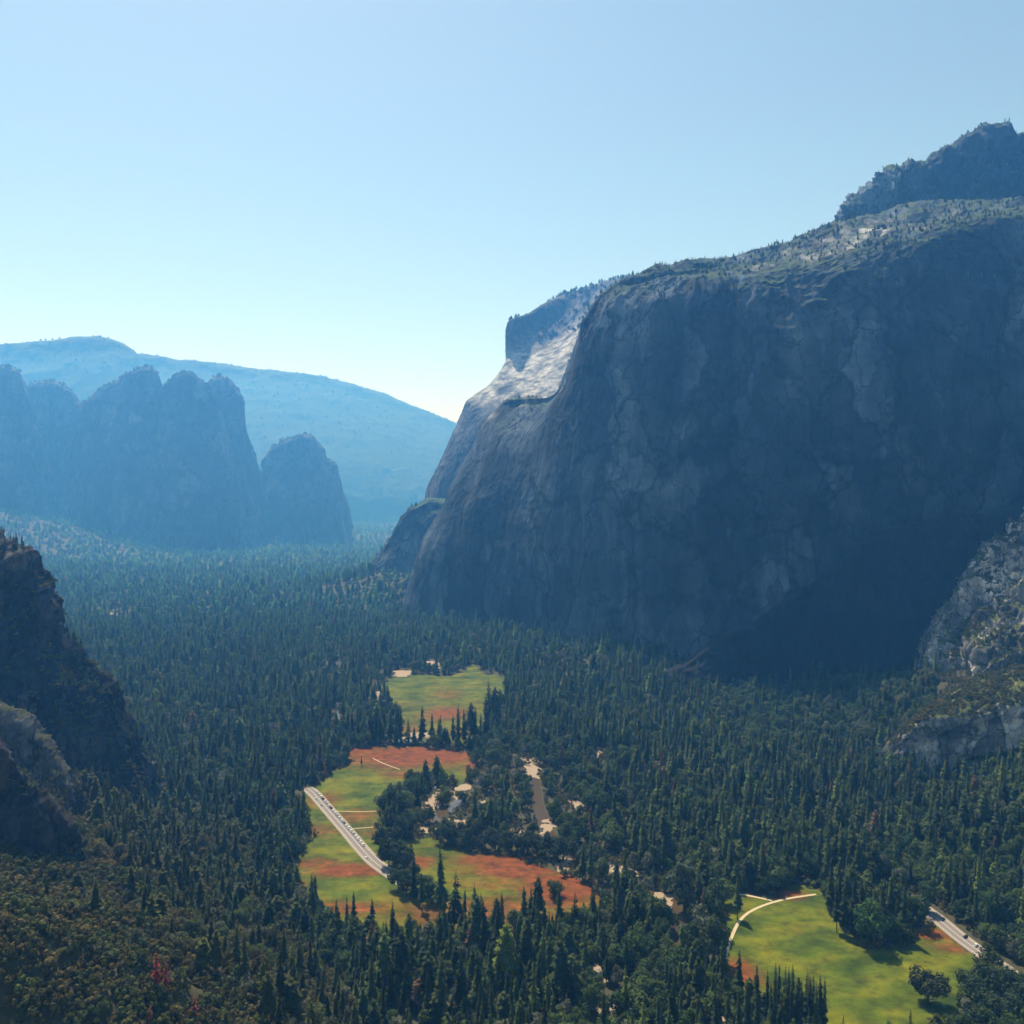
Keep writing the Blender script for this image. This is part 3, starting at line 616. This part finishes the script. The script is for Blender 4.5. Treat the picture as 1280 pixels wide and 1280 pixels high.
def ctint(n, x, y, left_):
    a = np.array([.021, .037, .010]); b = np.array([.058, .074, .009]); t = rng.random(n)[:, None] ** 1.5
    c = a + (b - a) * t; c = c * rng.lognormal(-.05, .45, (n, 1)).clip(.35, 1.8)
    if np.ndim(y):  # far crowns tinted brighter, sunlight and haze put into their colour
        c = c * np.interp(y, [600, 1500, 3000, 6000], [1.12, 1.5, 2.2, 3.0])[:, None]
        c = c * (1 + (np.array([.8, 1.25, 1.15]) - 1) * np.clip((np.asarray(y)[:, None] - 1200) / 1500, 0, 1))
    warm = np.array([.075, .070, .018]); k = (left_ * rng.random(n))[:, None] * .8
    c = c * (1 - k) + warm * k
    br = (rng.random(n) < .012) & (n > 1000); c[br] = np.array([.13, .07, .035]) * rng.uniform(.6, 1.2, (br.sum(), 1))
    return c
def btint(n, left_):
    a = np.array([.045, .085, .018]); b = np.array([.10, .13, .03]); t = rng.random(n)[:, None]
    c = (a + (b - a) * t) * rng.uniform(.6, 1.15, (n, 1)); k = (left_ * rng.random(n))[:, None]
    c = c * (1 - k) + np.array([.11, .09, .035]) * k
    g = rng.random(n) < .12; c[g] = np.array([.14, .15, .09]) * rng.uniform(.7, 1.1, (g.sum(), 1))
    return c

# ------------------------------------------------------------------ single trees
ORD = 'first second third fourth fifth sixth seventh eighth ninth tenth eleventh twelfth thirteenth fourteenth fifteenth sixteenth seventeenth eighteenth nineteenth twentieth twenty-first twenty-second twenty-third twenty-fourth'.split()
def tree(name, px, py, hm, kind, label, cat, group=None, tint=None, pos=None, fat=1.0, rot=None):
    if pos is None:
        x, y = G(px, py); z = float(hgt(x, y))
    else: x, y, z = pos
    e = bpy.data.objects.new(name, None); col.objects.link(e); e.location = (x, y, z - .2); e.empty_display_size = 2
    e['label'] = label; e['category'] = cat
    if group: e['group'] = group
    e.rotation_euler = (random.gauss(0, .02), random.gauss(0, .02), random.uniform(0, 6.28)); e.scale = (hm * fat, hm * fat, hm)
    for nm, me in zip(('crown', 'trunk'), kind):
        o = link(nm, me, e)
        if nm == 'crown': o['tint'] = [float(q) for q in tint]
    return e
def hp(px_h, py): return px_h * G(640, py)[1] / F
singles = []
def S(kind, px, py, hpx, label, group=None, fat=1.0, tint=None, var=None):
    dead = kind == 'd'; b = kind == 'b'
    k = DEAD if dead else (random.choice(BRD) if b else random.choice(CON))
    if var is not None: k = BRD[var]
    tint = tint or ((.30, .035, .02) if dead else tuple((btint if b else lambda n, l: ctint(n, 0, 0, l))(1, np.zeros(1))[0]))
    tree('broadleaf_tree' if b else 'dead_conifer' if dead else 'conifer', px, py, hp(hpx, py), k, label, 'tree', group, tint, None, fat)
    singles.append(G(px, py))
S('c', 442, 1149, 37, 'slender solitary conifer at the lower left corner of the striped meadow', fat=1.25)
S('c', 465, 1151, 30, 'thin short conifer just beside the slender one at the lower meadow edge', fat=1.1)
S('c', 922, 1150, 54, 'solitary tall conifer where the pale footpath bends in the lower right meadow', fat=1.3)
S('c', 452, 957, 13, 'tiny dark tree alone in the upper part of the red and green meadow')
S('b', 1160, 1254, 46, 'lone dark round oak standing in the open lower right meadow', fat=1.12, tint=(.035, .04, .014), var=3)
S('b', 1092, 1184, 64, 'largest bright green oak, jutting into the top of the lower right meadow', fat=.95, tint=(.06, .11, .02))
S('b', 1112, 1180, 40, 'small oak tucked against the right side of the largest meadow oak', tint=(.04, .07, .02))
S('b', 855, 1140, 66, 'tall grey green tree overhanging the brown bend of the river', fat=.85, tint=(.08, .10, .05))
S('b', 886, 1168, 58, 'green tree on the river bank left of the footpath, upper of the pair', fat=.8, tint=(.04, .065, .02))
S('b', 893, 1206, 62, 'green tree on the river bank left of the footpath, lower of the pair', fat=.8, tint=(.045, .065, .02))
S('b', 694, 1122, 24, 'small round tree casting a dark round shadow on the reddest meadow corner', fat=1.2, tint=(.04, .06, .02))
for k, (x, y, h) in enumerate(sorted([(483, 1020, 38), (497, 1032, 42), (484, 1050, 44), (500, 1062, 44), (486, 1082, 40), (502, 1092, 42), (494, 1074, 46), (510, 1046, 36), (478, 1066, 36)])):
    S('b', x, y, h, f'dark green tree, {ORD[k]} from the left in the clump beside the road end', 'trees in the clump beside the road end', fat=.75, tint=(.035 + .01 * random.random(), .058, .024))
for n_, (x, y, h) in enumerate(sorted([(500, 1000, 26), (514, 996, 28), (526, 990, 24), (535, 984, 22)])):
    S('b', x, y, h, f'green tree, {ORD[n_]} from the left in the short belt above the sandbank', 'trees in the belt above the sandbank', fat=.8)
for x, h in [(527, 48), (540, 38)]:
    S('c', x, 929, h, {527: 'tall narrow conifer alone between the two upper meadows', 540: 'shorter narrow conifer right of the tall one between the two upper meadows'}[x], fat=1.2)
for n_, (x, y, h) in enumerate([(440, 928, 40), (447, 926, 46), (454, 929, 46), (462, 928, 44), (470, 926, 48), (476, 929, 40), (488, 928, 42), (496, 927, 52), (501, 929, 44), (566, 932, 40), (573, 930, 50), (580, 932, 46), (588, 931, 54), (594, 933, 50), (600, 936, 46), (607, 930, 56), (610, 905, 58), (613, 896, 40), (617, 908, 50)]):
    S('c', x, y, h, f'dark narrow conifer, {ORD[n_]} from the left in the row between the two upper meadows', 'conifers in the row between the upper meadows', fat=1.1)
for n_, x in enumerate(range(552, 748, 11)):
    S('b', x + random.uniform(-3, 3), 1052 + (x - 552) * .16 + random.uniform(-4, 4), random.uniform(26, 36), f'grey green tree, {ORD[n_]} from the left in the riverside belt below the sandbanks', 'trees in the riverside belt', fat=.85, tint=(.05, .06 + .015 * random.random(), .035))
for n_, (x, y, h) in enumerate(sorted([(516, 1125, 60), (528, 1140, 50), (552, 1158, 98), (567, 1166, 80), (580, 1158, 50), (596, 1162, 44), (628, 1168, 56), (655, 1162, 56), (672, 1160, 64), (700, 1160, 60), (718, 1168, 56)])):
    S('c', x, y, h, {552: 'tallest dark conifer rising in front of the red meadow', 567: 'second tallest conifer, just right of the tallest before the red meadow', 516: 'broad pyramid shaped conifer just beyond the end of the straight road'}.get(x, f'dark conifer spire, {ORD[n_]} from the left standing against the red meadow'),
      None if x in (552, 567, 516) else 'conifer spires against the red meadow', fat=1.1)
for k in range(23):
    x = 960 + k * 3.2 + random.uniform(-1, 1)
    S('c', x, 1284 + (k % 2) * 12 + random.uniform(-6, 6) + k * .6, random.uniform(72, 88), f'slim straight pine, {ORD[k]} from the left in the tight row beside the big meadow', 'slim pines in the tight row', fat=.8)
S('d', 1013, 1290, 74, 'reddish brown dying pine inside the tight row beside the big meadow', fat=.75, tint=(.14, .06, .04))
for n_, (x, y, h) in enumerate(sorted([(1218, 1262, 52), (1238, 1256, 56), (1262, 1262, 50), (1240, 1284, 50), (1270, 1290, 54), (1222, 1290, 40), (1284, 1270, 50)])):
    S('b', x, y, h, f'dark oak, {ORD[n_]} from the left in the grove at the bottom right corner', 'oaks in the bottom right grove', fat=1.0, tint=(.04, .06, .025))
for n_, (x, y, h) in enumerate(sorted([(1240, 1150, 40), (1262, 1158, 44), (1280, 1165, 44), (1252, 1176, 24), (1272, 1184, 30), (1228, 1160, 24), (1196, 1150, 26), (1210, 1152, 24), (1145, 1158, 46), (1130, 1150, 44), (1160, 1140, 40), (1118, 1140, 44)])):
    S('b', x, y, h, f'leafy green oak, {ORD[n_]} from the left beside the road at the right edge', 'oaks beside the right hand road', fat=.9, tint=(.045, .075, .025))
for n_, (x, y, h) in enumerate(sorted([(1046, 1166, 62), (1056, 1170, 70), (1066, 1168, 74), (1076, 1162, 66), (1050, 1150, 60), (1040, 1140, 56)])):
    S('c', x, y, h, f'tall dark conifer, {ORD[n_]} from the left in the clump beside the largest oak', 'conifers left of the largest meadow oak', fat=1.1)
for n_, (x, y, h) in enumerate(sorted([(945, 1100, 36), (965, 1100, 40), (1008, 1100, 36), (1025, 1090, 30), (985, 1085, 34), (1010, 1080, 38)])):
    S('b', x, y, h, f'rounded green tree, {ORD[n_]} from the left along the top edge of the lower right meadow', 'trees along the top of the right meadow', fat=.9, tint=(.05, .085, .025))
for n_, (x, y, h) in enumerate([(498, 1112, 34), (508, 1118, 36), (520, 1112, 34), (532, 1120, 32), (540, 1130, 34)]):
    S('b', x, y, h, f'green tree, {ORD[n_]} from the left at the end of the straight road', 'trees closing the road end', fat=.9, tint=(.045, .07, .025))
# red dead conifers on the left slope
def on_slope(px, py, Yg):
    Yq = np.linspace(330, 1200, 1500); Xq = (px - 640) / F * Yq; ray = HC - (py - HY) / F * Yq; g = hgt(Xq, Yq)
    k = np.argmax(ray < g); return (float(Xq[k]), float(Yq[k]), float(g[k]))
for px, py, hpx, lab, tn in [(196, 1240, 52, 'brightest red dead conifer on the lower left slope', (.26, .04, .025)), (207, 1246, 44, 'scarlet dead conifer leaning against the brightest red one', (.22, .035, .022)),
                             (186, 1148, 30, 'rusty brown dead conifer in the trees above the bright red pair', (.16, .05, .025)), (226, 1140, 28, 'small rusty dead conifer right of the other rusty one', (.15, .05, .025)),
                             (243, 1276, 34, 'short orange red dead conifer at the bottom, below the bright red pair', (.24, .06, .035)), (188, 1282, 26, 'low orange dead tree among brown shrubs at the bottom', (.34, .09, .06))]:
    p = on_slope(px, py, 0); tree('dead_conifer', 0, 0, hpx * p[1] / F, DEAD, lab, 'tree', None, tn, p, 1.3); singles.append(p[:2])

sg = np.array(singles)
def far_from_singles(idx, d):
    k = np.ones(len(idx), bool)
    for x, y in sg: k &= np.hypot(X[idx] - x, Y[idx] - y) > d
    return idx[k]
ic = far_from_singles(np.flatnonzero(tree_con), 5.5); ib = far_from_singles(np.flatnonzero(tree_brd), 6.5)
n_con_single = sum(o.name.startswith('conifer') for o in col.objects); n_brd_single = sum(o.name.startswith('broadleaf') for o in col.objects)
def split(idx, Hh, quota):
    top = pix(X[idx], Y[idx], Z[idx] + Hh[idx])[1]; px = PX[idx]
    vis = (top < 1262) & (px > 4) & (px < 1276) & ~((px < 115) & (top < 1100))
    score = np.where(vis, Hh[idx] / Y[idx], -1); o = np.argsort(-score)[:quota]; o = o[score[o] > 0]
    m = np.zeros(len(idx), bool); m[o] = True; return idx[m], idx[~m]
near_c, far_c = split(ic, H, 300 - n_con_single); near_b, far_b = split(ib, HB, 300 - n_brd_single)
MARKS = [(196, 1240, 'the brightest red dead conifer'), (186, 1148, 'the rusty dead conifers'), (100, 1110, 'the foot of the dark outcrop'), (190, 1030, 'the foot of the left cliff'), (270, 1170, 'the grey rocks of the slope'),
         (402, 1228, 'the pale boulder clearing'), (330, 1110, 'the left edge of the red meadow'), (442, 1150, 'the slender solitary conifer'), (552, 1160, 'the tallest conifer before the red meadow'), (655, 1165, 'the reddest meadow corner'),
         (712, 1155, 'the bouldery gap'), (746, 1218, 'the boulders on the river bank'), (770, 1262, 'the sandy bend at the bottom'), (540, 1250, 'the bottom edge below the tallest conifer'), (640, 1270, 'the middle of the bottom edge'), (300, 1270, 'the bottom edge under the left slope'),
         (855, 1140, 'the brown river bend'), (900, 1250, 'the tight pine row'), (922, 1130, 'the bend of the footpath'), (786, 1090, 'the sandbank above the river bend'), (1010, 1090, 'the top of the right meadow'), (1092, 1150, 'the largest meadow oak'),
         (1172, 1140, 'the far end of the right road'), (1245, 1180, 'the cars parked off the right road'), (1240, 1270, 'the bottom right oak grove'), (680, 1035, 'the reddish clearing'), (665, 960, 'the sandy river bank'), (535, 1005, 'the central sandbank'), (390, 985, 'the far end of the straight road'), (1130, 1060, 'the dense forest above the right road'), (1240, 1040, 'the right rock shelf'), (900, 1050, 'the forest under the great wall')]
def zone(px, py, b, h, tn):
    k = min(range(len(MARKS)), key=lambda q: (MARKS[q][0] - px) ** 2 + (MARKS[q][1] - py) ** 2); mx, my, nm = MARKS[k]
    dx, dy = px - mx, py - my
    d = 'close beside' if dx * dx + dy * dy < 200 else ('left of' if dx < 0 else 'right of') if abs(dx) > abs(dy) else ('beyond' if dy < 0 else 'in front of')
    sz = ('tall' if h > (18 if b else 34) else 'short' if h < (12 if b else 24) else 'mid-sized'); g = tn[1]
    tone = ('pale' if g > .12 else 'mid green' if g > .08 else 'dark') if b else ('olive' if tn[0] > .055 else 'green' if g > .055 else 'very dark')
    return f"{sz} {tone} {'rounded tree' if b else 'pointed conifer'} {d} {nm}", 'near ' + nm[4:]
lf = left.astype(float)
for idx, Hh, b in ((near_c, H, False), (near_b, HB, True)):
    tn = btint(len(idx), lf[idx]) if b else ctint(len(idx), X[idx], Y[idx], lf[idx])
    for k, i in enumerate(idx):
        lb, gr = zone(PX[i], PY[i], b, Hh[i], tn[k])
        tree('broadleaf_tree' if b else 'conifer', 0, 0, float(Hh[i]), random.choice(BRD if b else CON), lb, 'tree', ('broadleaf trees ' if b else 'conifers ') + gr,
             tn[k], (float(X[i]), float(Y[i]), float(Z[i])), random.uniform(.8, 1.05) if b else random.uniform(.85, 1.2))

# trees and shrubs clinging to the rock masses
def cling(names, nz, dens_, s, hr, lim=None, nthr=-.1):
    out = []
    for nm in names:
        for Q, N, A in SURF[nm]:
            k = (np.abs(N[:, 2]) > nz) & (rng.random(len(Q)) < np.clip(A * dens_, 0, 1)) & (fbm(Q / s, 3, 91) > nthr) & (Q[:, 2] > 30)
            if lim is not None: k &= lim(Q)
            out.append(Q[k])
    q = np.concatenate(out); return q, rng.uniform(hr[0], hr[1], len(q))
c1, h1 = cling(['granite_cliff'], .45, .0028, 120, (5, 12), lambda q: q[:, 2] > 560, -.25)
c2, h2 = cling(['rocky_crest'], .35, .0018, 100, (5, 12), None, -.2)
c3, h3 = cling(['granite_shoulder'], .62, .0014, 160, (10, 22), lambda q: q[:, 2] > 960, -.35)
c4, h4 = cling(['far_ridge'], .2, .00005, 400, (18, 34), None, -.9)
c5, h5 = cling(['near_cliff'], .45, .010, 40, (6, 15), None, .0)
c6, h6 = cling(['rock_tower'], .5, .0006, 200, (14, 28), None, -.2)
c7, h7 = cling(['granite_cliff'], .30, .0012, 60, (7, 14), lambda q: (q[:, 2] < 900), .22)
c8, h8 = cling(['lower_buttress'], .5, .001, 60, (10, 20), None, .0)
cc_ = np.concatenate([c1, c2, c3, c4, c5, c6, c7, c8]); hh_ = np.concatenate([h1, h2, h3, h4, h5, h6, h7, h8])
P3 = np.concatenate([np.stack([X[far_c], Y[far_c], Z[far_c] - .2], 1), cc_ - [0, 0, .5]])
HH = np.concatenate([H[far_c], hh_]); lfc = np.concatenate([lf[far_c], np.zeros(len(cc_))])
fat = rng.uniform(.95, 1.5, len(HH)) * np.clip(34 / HH, .85, 1.5) * np.where(P3[:, 1] > 2400, 1.7, 1) * np.where(P3[:, 1] > 4200, 1.5, 1)
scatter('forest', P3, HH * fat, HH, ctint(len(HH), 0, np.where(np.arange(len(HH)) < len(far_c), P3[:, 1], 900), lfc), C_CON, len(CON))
scatter('broadleaf_forest', np.stack([X[far_b], Y[far_b], Z[far_b] - .2], 1), HB[far_b] * rng.uniform(.8, 1.05, len(far_b)), HB[far_b], btint(len(far_b), lf[far_b]), C_BRD, len(BRD))

# shrubs: the brushy left slope and the ledges
q = jgrid(300, 900, 3.1, -.75, -.02); sx_, sy_ = q.T; sz_ = hgt(sx_, sy_)
spx, spy = pix(sx_, sy_, sz_)
k = (sz_ > 6) & (spx < 420) & (n2(sx_, sy_, 22, 3, 81) > -.35) & (spy < 1420)
st_ = np.hypot((hgt(sx_, sy_ + 3) - sz_) / 3, (hgt(sx_ + 3, sy_) - sz_) / 3)
k &= (st_ < .85) | (rng.random(len(k)) < .75)
q = q[k]; sz_ = sz_[k]
b1, g1 = cling(['near_outcrop', 'near_spur', 'near_cliff'], .42, .05, 30, (2.5, 6), None, .0)
b2, g2 = cling(['rocky_spur', 'rock_shelf'], .5, .03, 45, (3, 8), None, .02)
b3, g3 = cling(['rock_shelf'], .6, .03, 30, (4, 9), None, -.12)
q2 = jgrid(600, 1400, 4.6); v1, v2 = q2.T; vz = hgt(v1, v2); vp, vq = pix(v1, v2, vz)
k = ((vp > 495) & (vp < 860) & (vq > 900) & (vq < 1200)) | ((v1 > 430) & (v2 > 980)) | ((vp > 395) & (vp < 500) & (vq > 850) & (vq < 930)) | ((vp > 1120) & (vq < 1190))
for p in MEAD: k &= ~inpoly(v1, v2, p)
for p in SAND: k &= ~inpoly(v1, v2, p.mean(0) + (p - p.mean(0)) * .5)
k &= (distline(v1, v2, RIVER) > 8) & (distline(v1, v2, RIVER2) > 8) & (distline(v1, v2, ROAD2) > 11) & (n2(v1, v2, 16, 3, 83) > -.3)
edge = np.zeros(len(k), bool)
for p in MEAD: edge |= (distline(v1, v2, [*p, p[0]]) < 8)
k |= edge & (n2(v1, v2, 18, 2, 85) > .05) & (distline(v1, v2, ROAD1) > 12) & (distline(v1, v2, ROAD2) > 11) & (distline(v1, v2, PATHS[0]) > 4)
q2 = q2[k]; vz = vz[k]
PB = np.concatenate([np.column_stack([q, sz_ - .2]), b1, b2, b3, np.column_stack([q2, vz - .2])]); HBs = np.concatenate([np.clip(rng.gamma(4, 1.2, len(q)), 2, 11), g1, g2, g3, np.clip(rng.gamma(4, .9, len(q2)), 1.5, 8)])
tb = np.array([.13, .10, .035]) * rng.uniform(.5, 1.5, (len(PB), 1)); gmix = rng.random((len(PB), 1)) ** 1.3; tb = tb * (1 - gmix) + np.array([.085, .115, .03]) * gmix * rng.uniform(.7, 1.3, (len(PB), 1))
scatter('shrubs', PB, HBs * rng.uniform(.8, 1.15, len(HBs)), HBs, tb, C_BUSH, len(BUSH))

# ------------------------------------------------------------------ cars
paint = {n: MT(n + '_car_paint').color(c) for n, c in dict(white=(.82, .82, .8), black=(.02, .02, .025), silver=(.5, .5, .52), grey=(.16, .16, .17), red=(.35, .03, .02)).items()}
for m_ in paint.values(): m_.b.inputs['Roughness'].default_value = .3; m_.b.inputs['Coat Weight'].default_value = .5
glass = MT('dark_car_glass').color((.02, .025, .03)); glass.b.inputs['Roughness'].default_value = .08; rub = flat('tyre_rubber', (.02, .02, .02))
def boxes(sections, wd):
    """hull of cross-sections (y, z_low, z_high, half width)"""
    V, Fq = [], []
    for (y, z0, z1, h) in sections: V += [(-h, y, z0), (h, y, z0), (h * .94, y, z1), (-h * .94, y, z1)]
    for k in range(len(sections) - 1):
        a = 4 * k; Fq += [(a + j, a + (j + 1) % 4, a + 4 + (j + 1) % 4, a + 4 + j) for j in range(4)]
    n = 4 * len(sections) - 4; Fq += [(3, 2, 1, 0), (n, n + 1, n + 2, n + 3)]
    return V, Fq
BODY = boxes([(-2.25, .45, .75, .78), (-2.15, .3, .95, .9), (-.9, .28, 1.0, .93), (.9, .28, 1.02, .93), (2.0, .3, .98, .9), (2.2, .45, .9, .8)], 0)
CAB = boxes([(-1.05, .98, 1.0, .8), (-.45, .98, 1.42, .74), (1.0, .98, 1.45, .74), (1.75, .98, 1.03, .78)], 0)
ROOF = boxes([(-.42, 1.4, 1.47, .7), (.98, 1.43, 1.5, .7)], 0)
def wheel_vt(x, y):
    V, Fq = [], []
    for s in (-.1, .1):
        for k in range(12): V.append((x + s, y + .33 * math.cos(k * .5236), .33 + .33 * math.sin(k * .5236)))
    for k in range(12): Fq.append((k, (k + 1) % 12, 12 + (k + 1) % 12, 12 + k))
    for k in range(1, 11): pass
    Vc = len(V); V += [(x - .1, y, .33), (x + .1, y, .33)]
    for k in range(12): Fq += [(k, Vc, (k + 1) % 12, (k + 1) % 12), (12 + k, 12 + (k + 1) % 12, Vc + 1, Vc + 1)]
    me = bpy.data.meshes.new('wheel'); me.from_pydata(V, [], [tuple(dict.fromkeys(f)) for f in Fq]); me.materials.append(rub); return me
cab_me = mesh_np('cabin', CAB[0], CAB[1], glass.m); wheels = [wheel_vt(x, y) for x in (-.85, .85) for y in (-1.4, 1.4)]
body_me = {n: mesh_np('body', BODY[0], BODY[1], p.m) for n, p in paint.items()}; roof_me = {n: mesh_np('roof', ROOF[0], ROOF[1], p.m) for n, p in paint.items()}
def car(x, y, rz, colr, label, group, s=1.0, z=.26):
    e = bpy.data.objects.new('parked_car', None); col.objects.link(e); e.location = (x, y, float(hgt(x, y)) + z); e.rotation_euler = (0, 0, rz); e.scale = (s, s, s)
    e['label'] = label; e['category'] = 'car'; e['group'] = group
    link('body', body_me[colr], e); link('cabin', cab_me, e); link('roof', roof_me[colr], e)
    for wm in wheels: link('wheel', wm, e)
def along(line, off, d):
    P = np.array(line); L = np.append(0, np.cumsum(np.hypot(*np.diff(P, axis=0).T)))
    c = np.array([np.interp(d, L, P[:, 0]), np.interp(d, L, P[:, 1])]); c2 = np.array([np.interp(d + 3, L, P[:, 0]), np.interp(d + 3, L, P[:, 1])])
    t = (c2 - c) / np.linalg.norm(c2 - c); return c + off * np.array([-t[1], t[0]]), math.atan2(t[1], t[0]) - math.pi / 2
P = ROAD1; Lr = np.append(0, np.cumsum(np.hypot(*np.diff(P, axis=0).T))); d0 = Lr[2]
cols = ['white', 'white', 'white', 'black', 'white', 'silver', 'white', 'black', 'white', 'white', 'silver', 'white', 'white', 'grey', 'white', 'white', 'white', 'silver', 'white', 'white', 'white', 'white']
for k in range(22):
    c, a = along(ROAD1, 3.6, d0 + 3 + k * 7.9 + random.uniform(-.5, .5))
    car(c[0], c[1], a, cols[k], f'{cols[k]} car, {ORD[k]} from the far end of the line on the straight meadow road', 'cars lined up on the straight meadow road', 1.25)
for k, (d, cl, lb) in enumerate([(22, 'white', 'white car alone on the left lane near the far end of the meadow road'), (44, 'silver', 'silver car alone on the left lane, halfway down the line of cars'), (198, 'white', 'white car at the near end of the meadow road, where it meets the trees')]):
    c, a = along(ROAD1, -3.6, d0 + d); car(c[0], c[1], a, cl, lb, 'cars on the empty lane of the meadow road')
c, a = along(ROAD1, 2, Lr[9] - 6); car(c[0], c[1], a, 'white', 'white car in the tree shade at the very end of the meadow road', 'cars in the tree shade')
for px, py, cl, lb in [(1178, 1150, 'grey', 'grey car at the far end of the right hand road'), (1207, 1172, 'black', 'dark car ahead of the white one on the right hand road'), (1220, 1183, 'white', 'white car driving in the middle of the right hand road'),
                       (1223, 1167, 'white', 'white car parked off the road, left one of the roadside pair'), (1237, 1173, 'white', 'white car parked off the road, right one of the roadside pair'), (1247, 1182, 'silver', 'silver car parked nearest the right edge beside the road')]:
    x, y = G(px, py); car(x, y, math.radians(130), cl, lb, 'cars at the right hand road', 1.1)

# ------------------------------------------------------------------ boulders
def boulder_me(seed):
    import bmesh
    bm = bmesh.new(); bmesh.ops.create_icosphere(bm, subdivisions=3, radius=1)
    co = np.array([v.co[:] for v in bm.verts]); d = 1 + .35 * fbm(co * 1.3 + seed, 3, seed) + .1 * fbm(co * 4, 2, seed)
    for v, q in zip(bm.verts, d): v.co = v.co * float(q); v.co.z *= .6
    me = bpy.data.meshes.new('boulder'); bm.to_mesh(me); me.materials.append(stone_m); return me
BM_ = [boulder_me(s) for s in (3, 4, 5)]
for (px, py, r, n, lab) in [(402, 1228, 5, 9, 'pale granite boulder in the rocky clearing of the bottom forest'), (712, 1155, 3, 4, 'pale boulder in the gap above the bottom forest'), (746, 1218, 3, 5, 'pale boulder on the bank above the hidden river'),
                            (533, 988, 3.5, 3, 'white boulder at the top of the central sandbank'), (902, 1272, 3, 4, 'pale boulder in the gap left of the tight pine row'), (268, 1170, 3.5, 5, 'grey boulder in the small rocky gap of the left slope')]:
    for j in range(n):
        if px < 350: x, y, z = on_slope(px, py, 0); x += random.uniform(-9, 9); y += random.uniform(-12, 12); z = float(hgt(x, y))
        else: x, y = G(px, py); x += random.uniform(-2.6, 2.6) * r; y += random.uniform(-4, 4) * r; z = float(hgt(x, y))
        o = link('boulder', random.choice(BM_), label=lab, category='boulder', group=lab.split(' in ')[-1].split(' at ')[-1].split(' on ')[-1] + ' boulders')
        o.location = (x, y, z + .3); s = r * random.uniform(.4, 1.0); o.scale = (s, s * random.uniform(.7, 1.3), s); o.rotation_euler = (0, 0, random.uniform(0, 6))

# ------------------------------------------------------------------ haze
def haze_box(x0, x1, y0, y1, z0, z1):
    V = [(x, y, z) for z in (z0, z1) for x, y in ((x0, y0), (x1, y0), (x1, y1), (x0, y1))]
    me = mesh_np('haze', V, [(3, 2, 1, 0), (4, 5, 6, 7), (0, 1, 5, 4), (1, 2, 6, 5), (2, 3, 7, 6), (3, 0, 4, 7)])
    m = bpy.data.materials.new('haze'); m.use_nodes = True; t = m.node_tree; t.nodes.remove(t.nodes['Principled BSDF'])
    v = t.nodes.new('ShaderNodeVolumePrincipled'); v.inputs['Density'].default_value = HAZE_DENSITY; v.inputs['Color'].default_value = (*HAZE_COLOR, 1)
    v.inputs['Absorption Color'].default_value = (1, 1, 1, 1); v.inputs['Anisotropy'].default_value = HAZE_G
    v.inputs['Density Attribute'].default_value = ''
    t.links.new(v.outputs[0], t.nodes['Material Output'].inputs['Volume'])
    try: m.cycles.homogeneous_volume = True
    except Exception: pass
    me.materials.append(m); link('haze', me, kind='stuff')
haze_box(-31000, 31000, -6500, 41000, -230, 1700)
print('COUNTS', len(far_c), len(far_b), len(cc_), len(PB), len(near_c), len(near_b), len(col.objects))
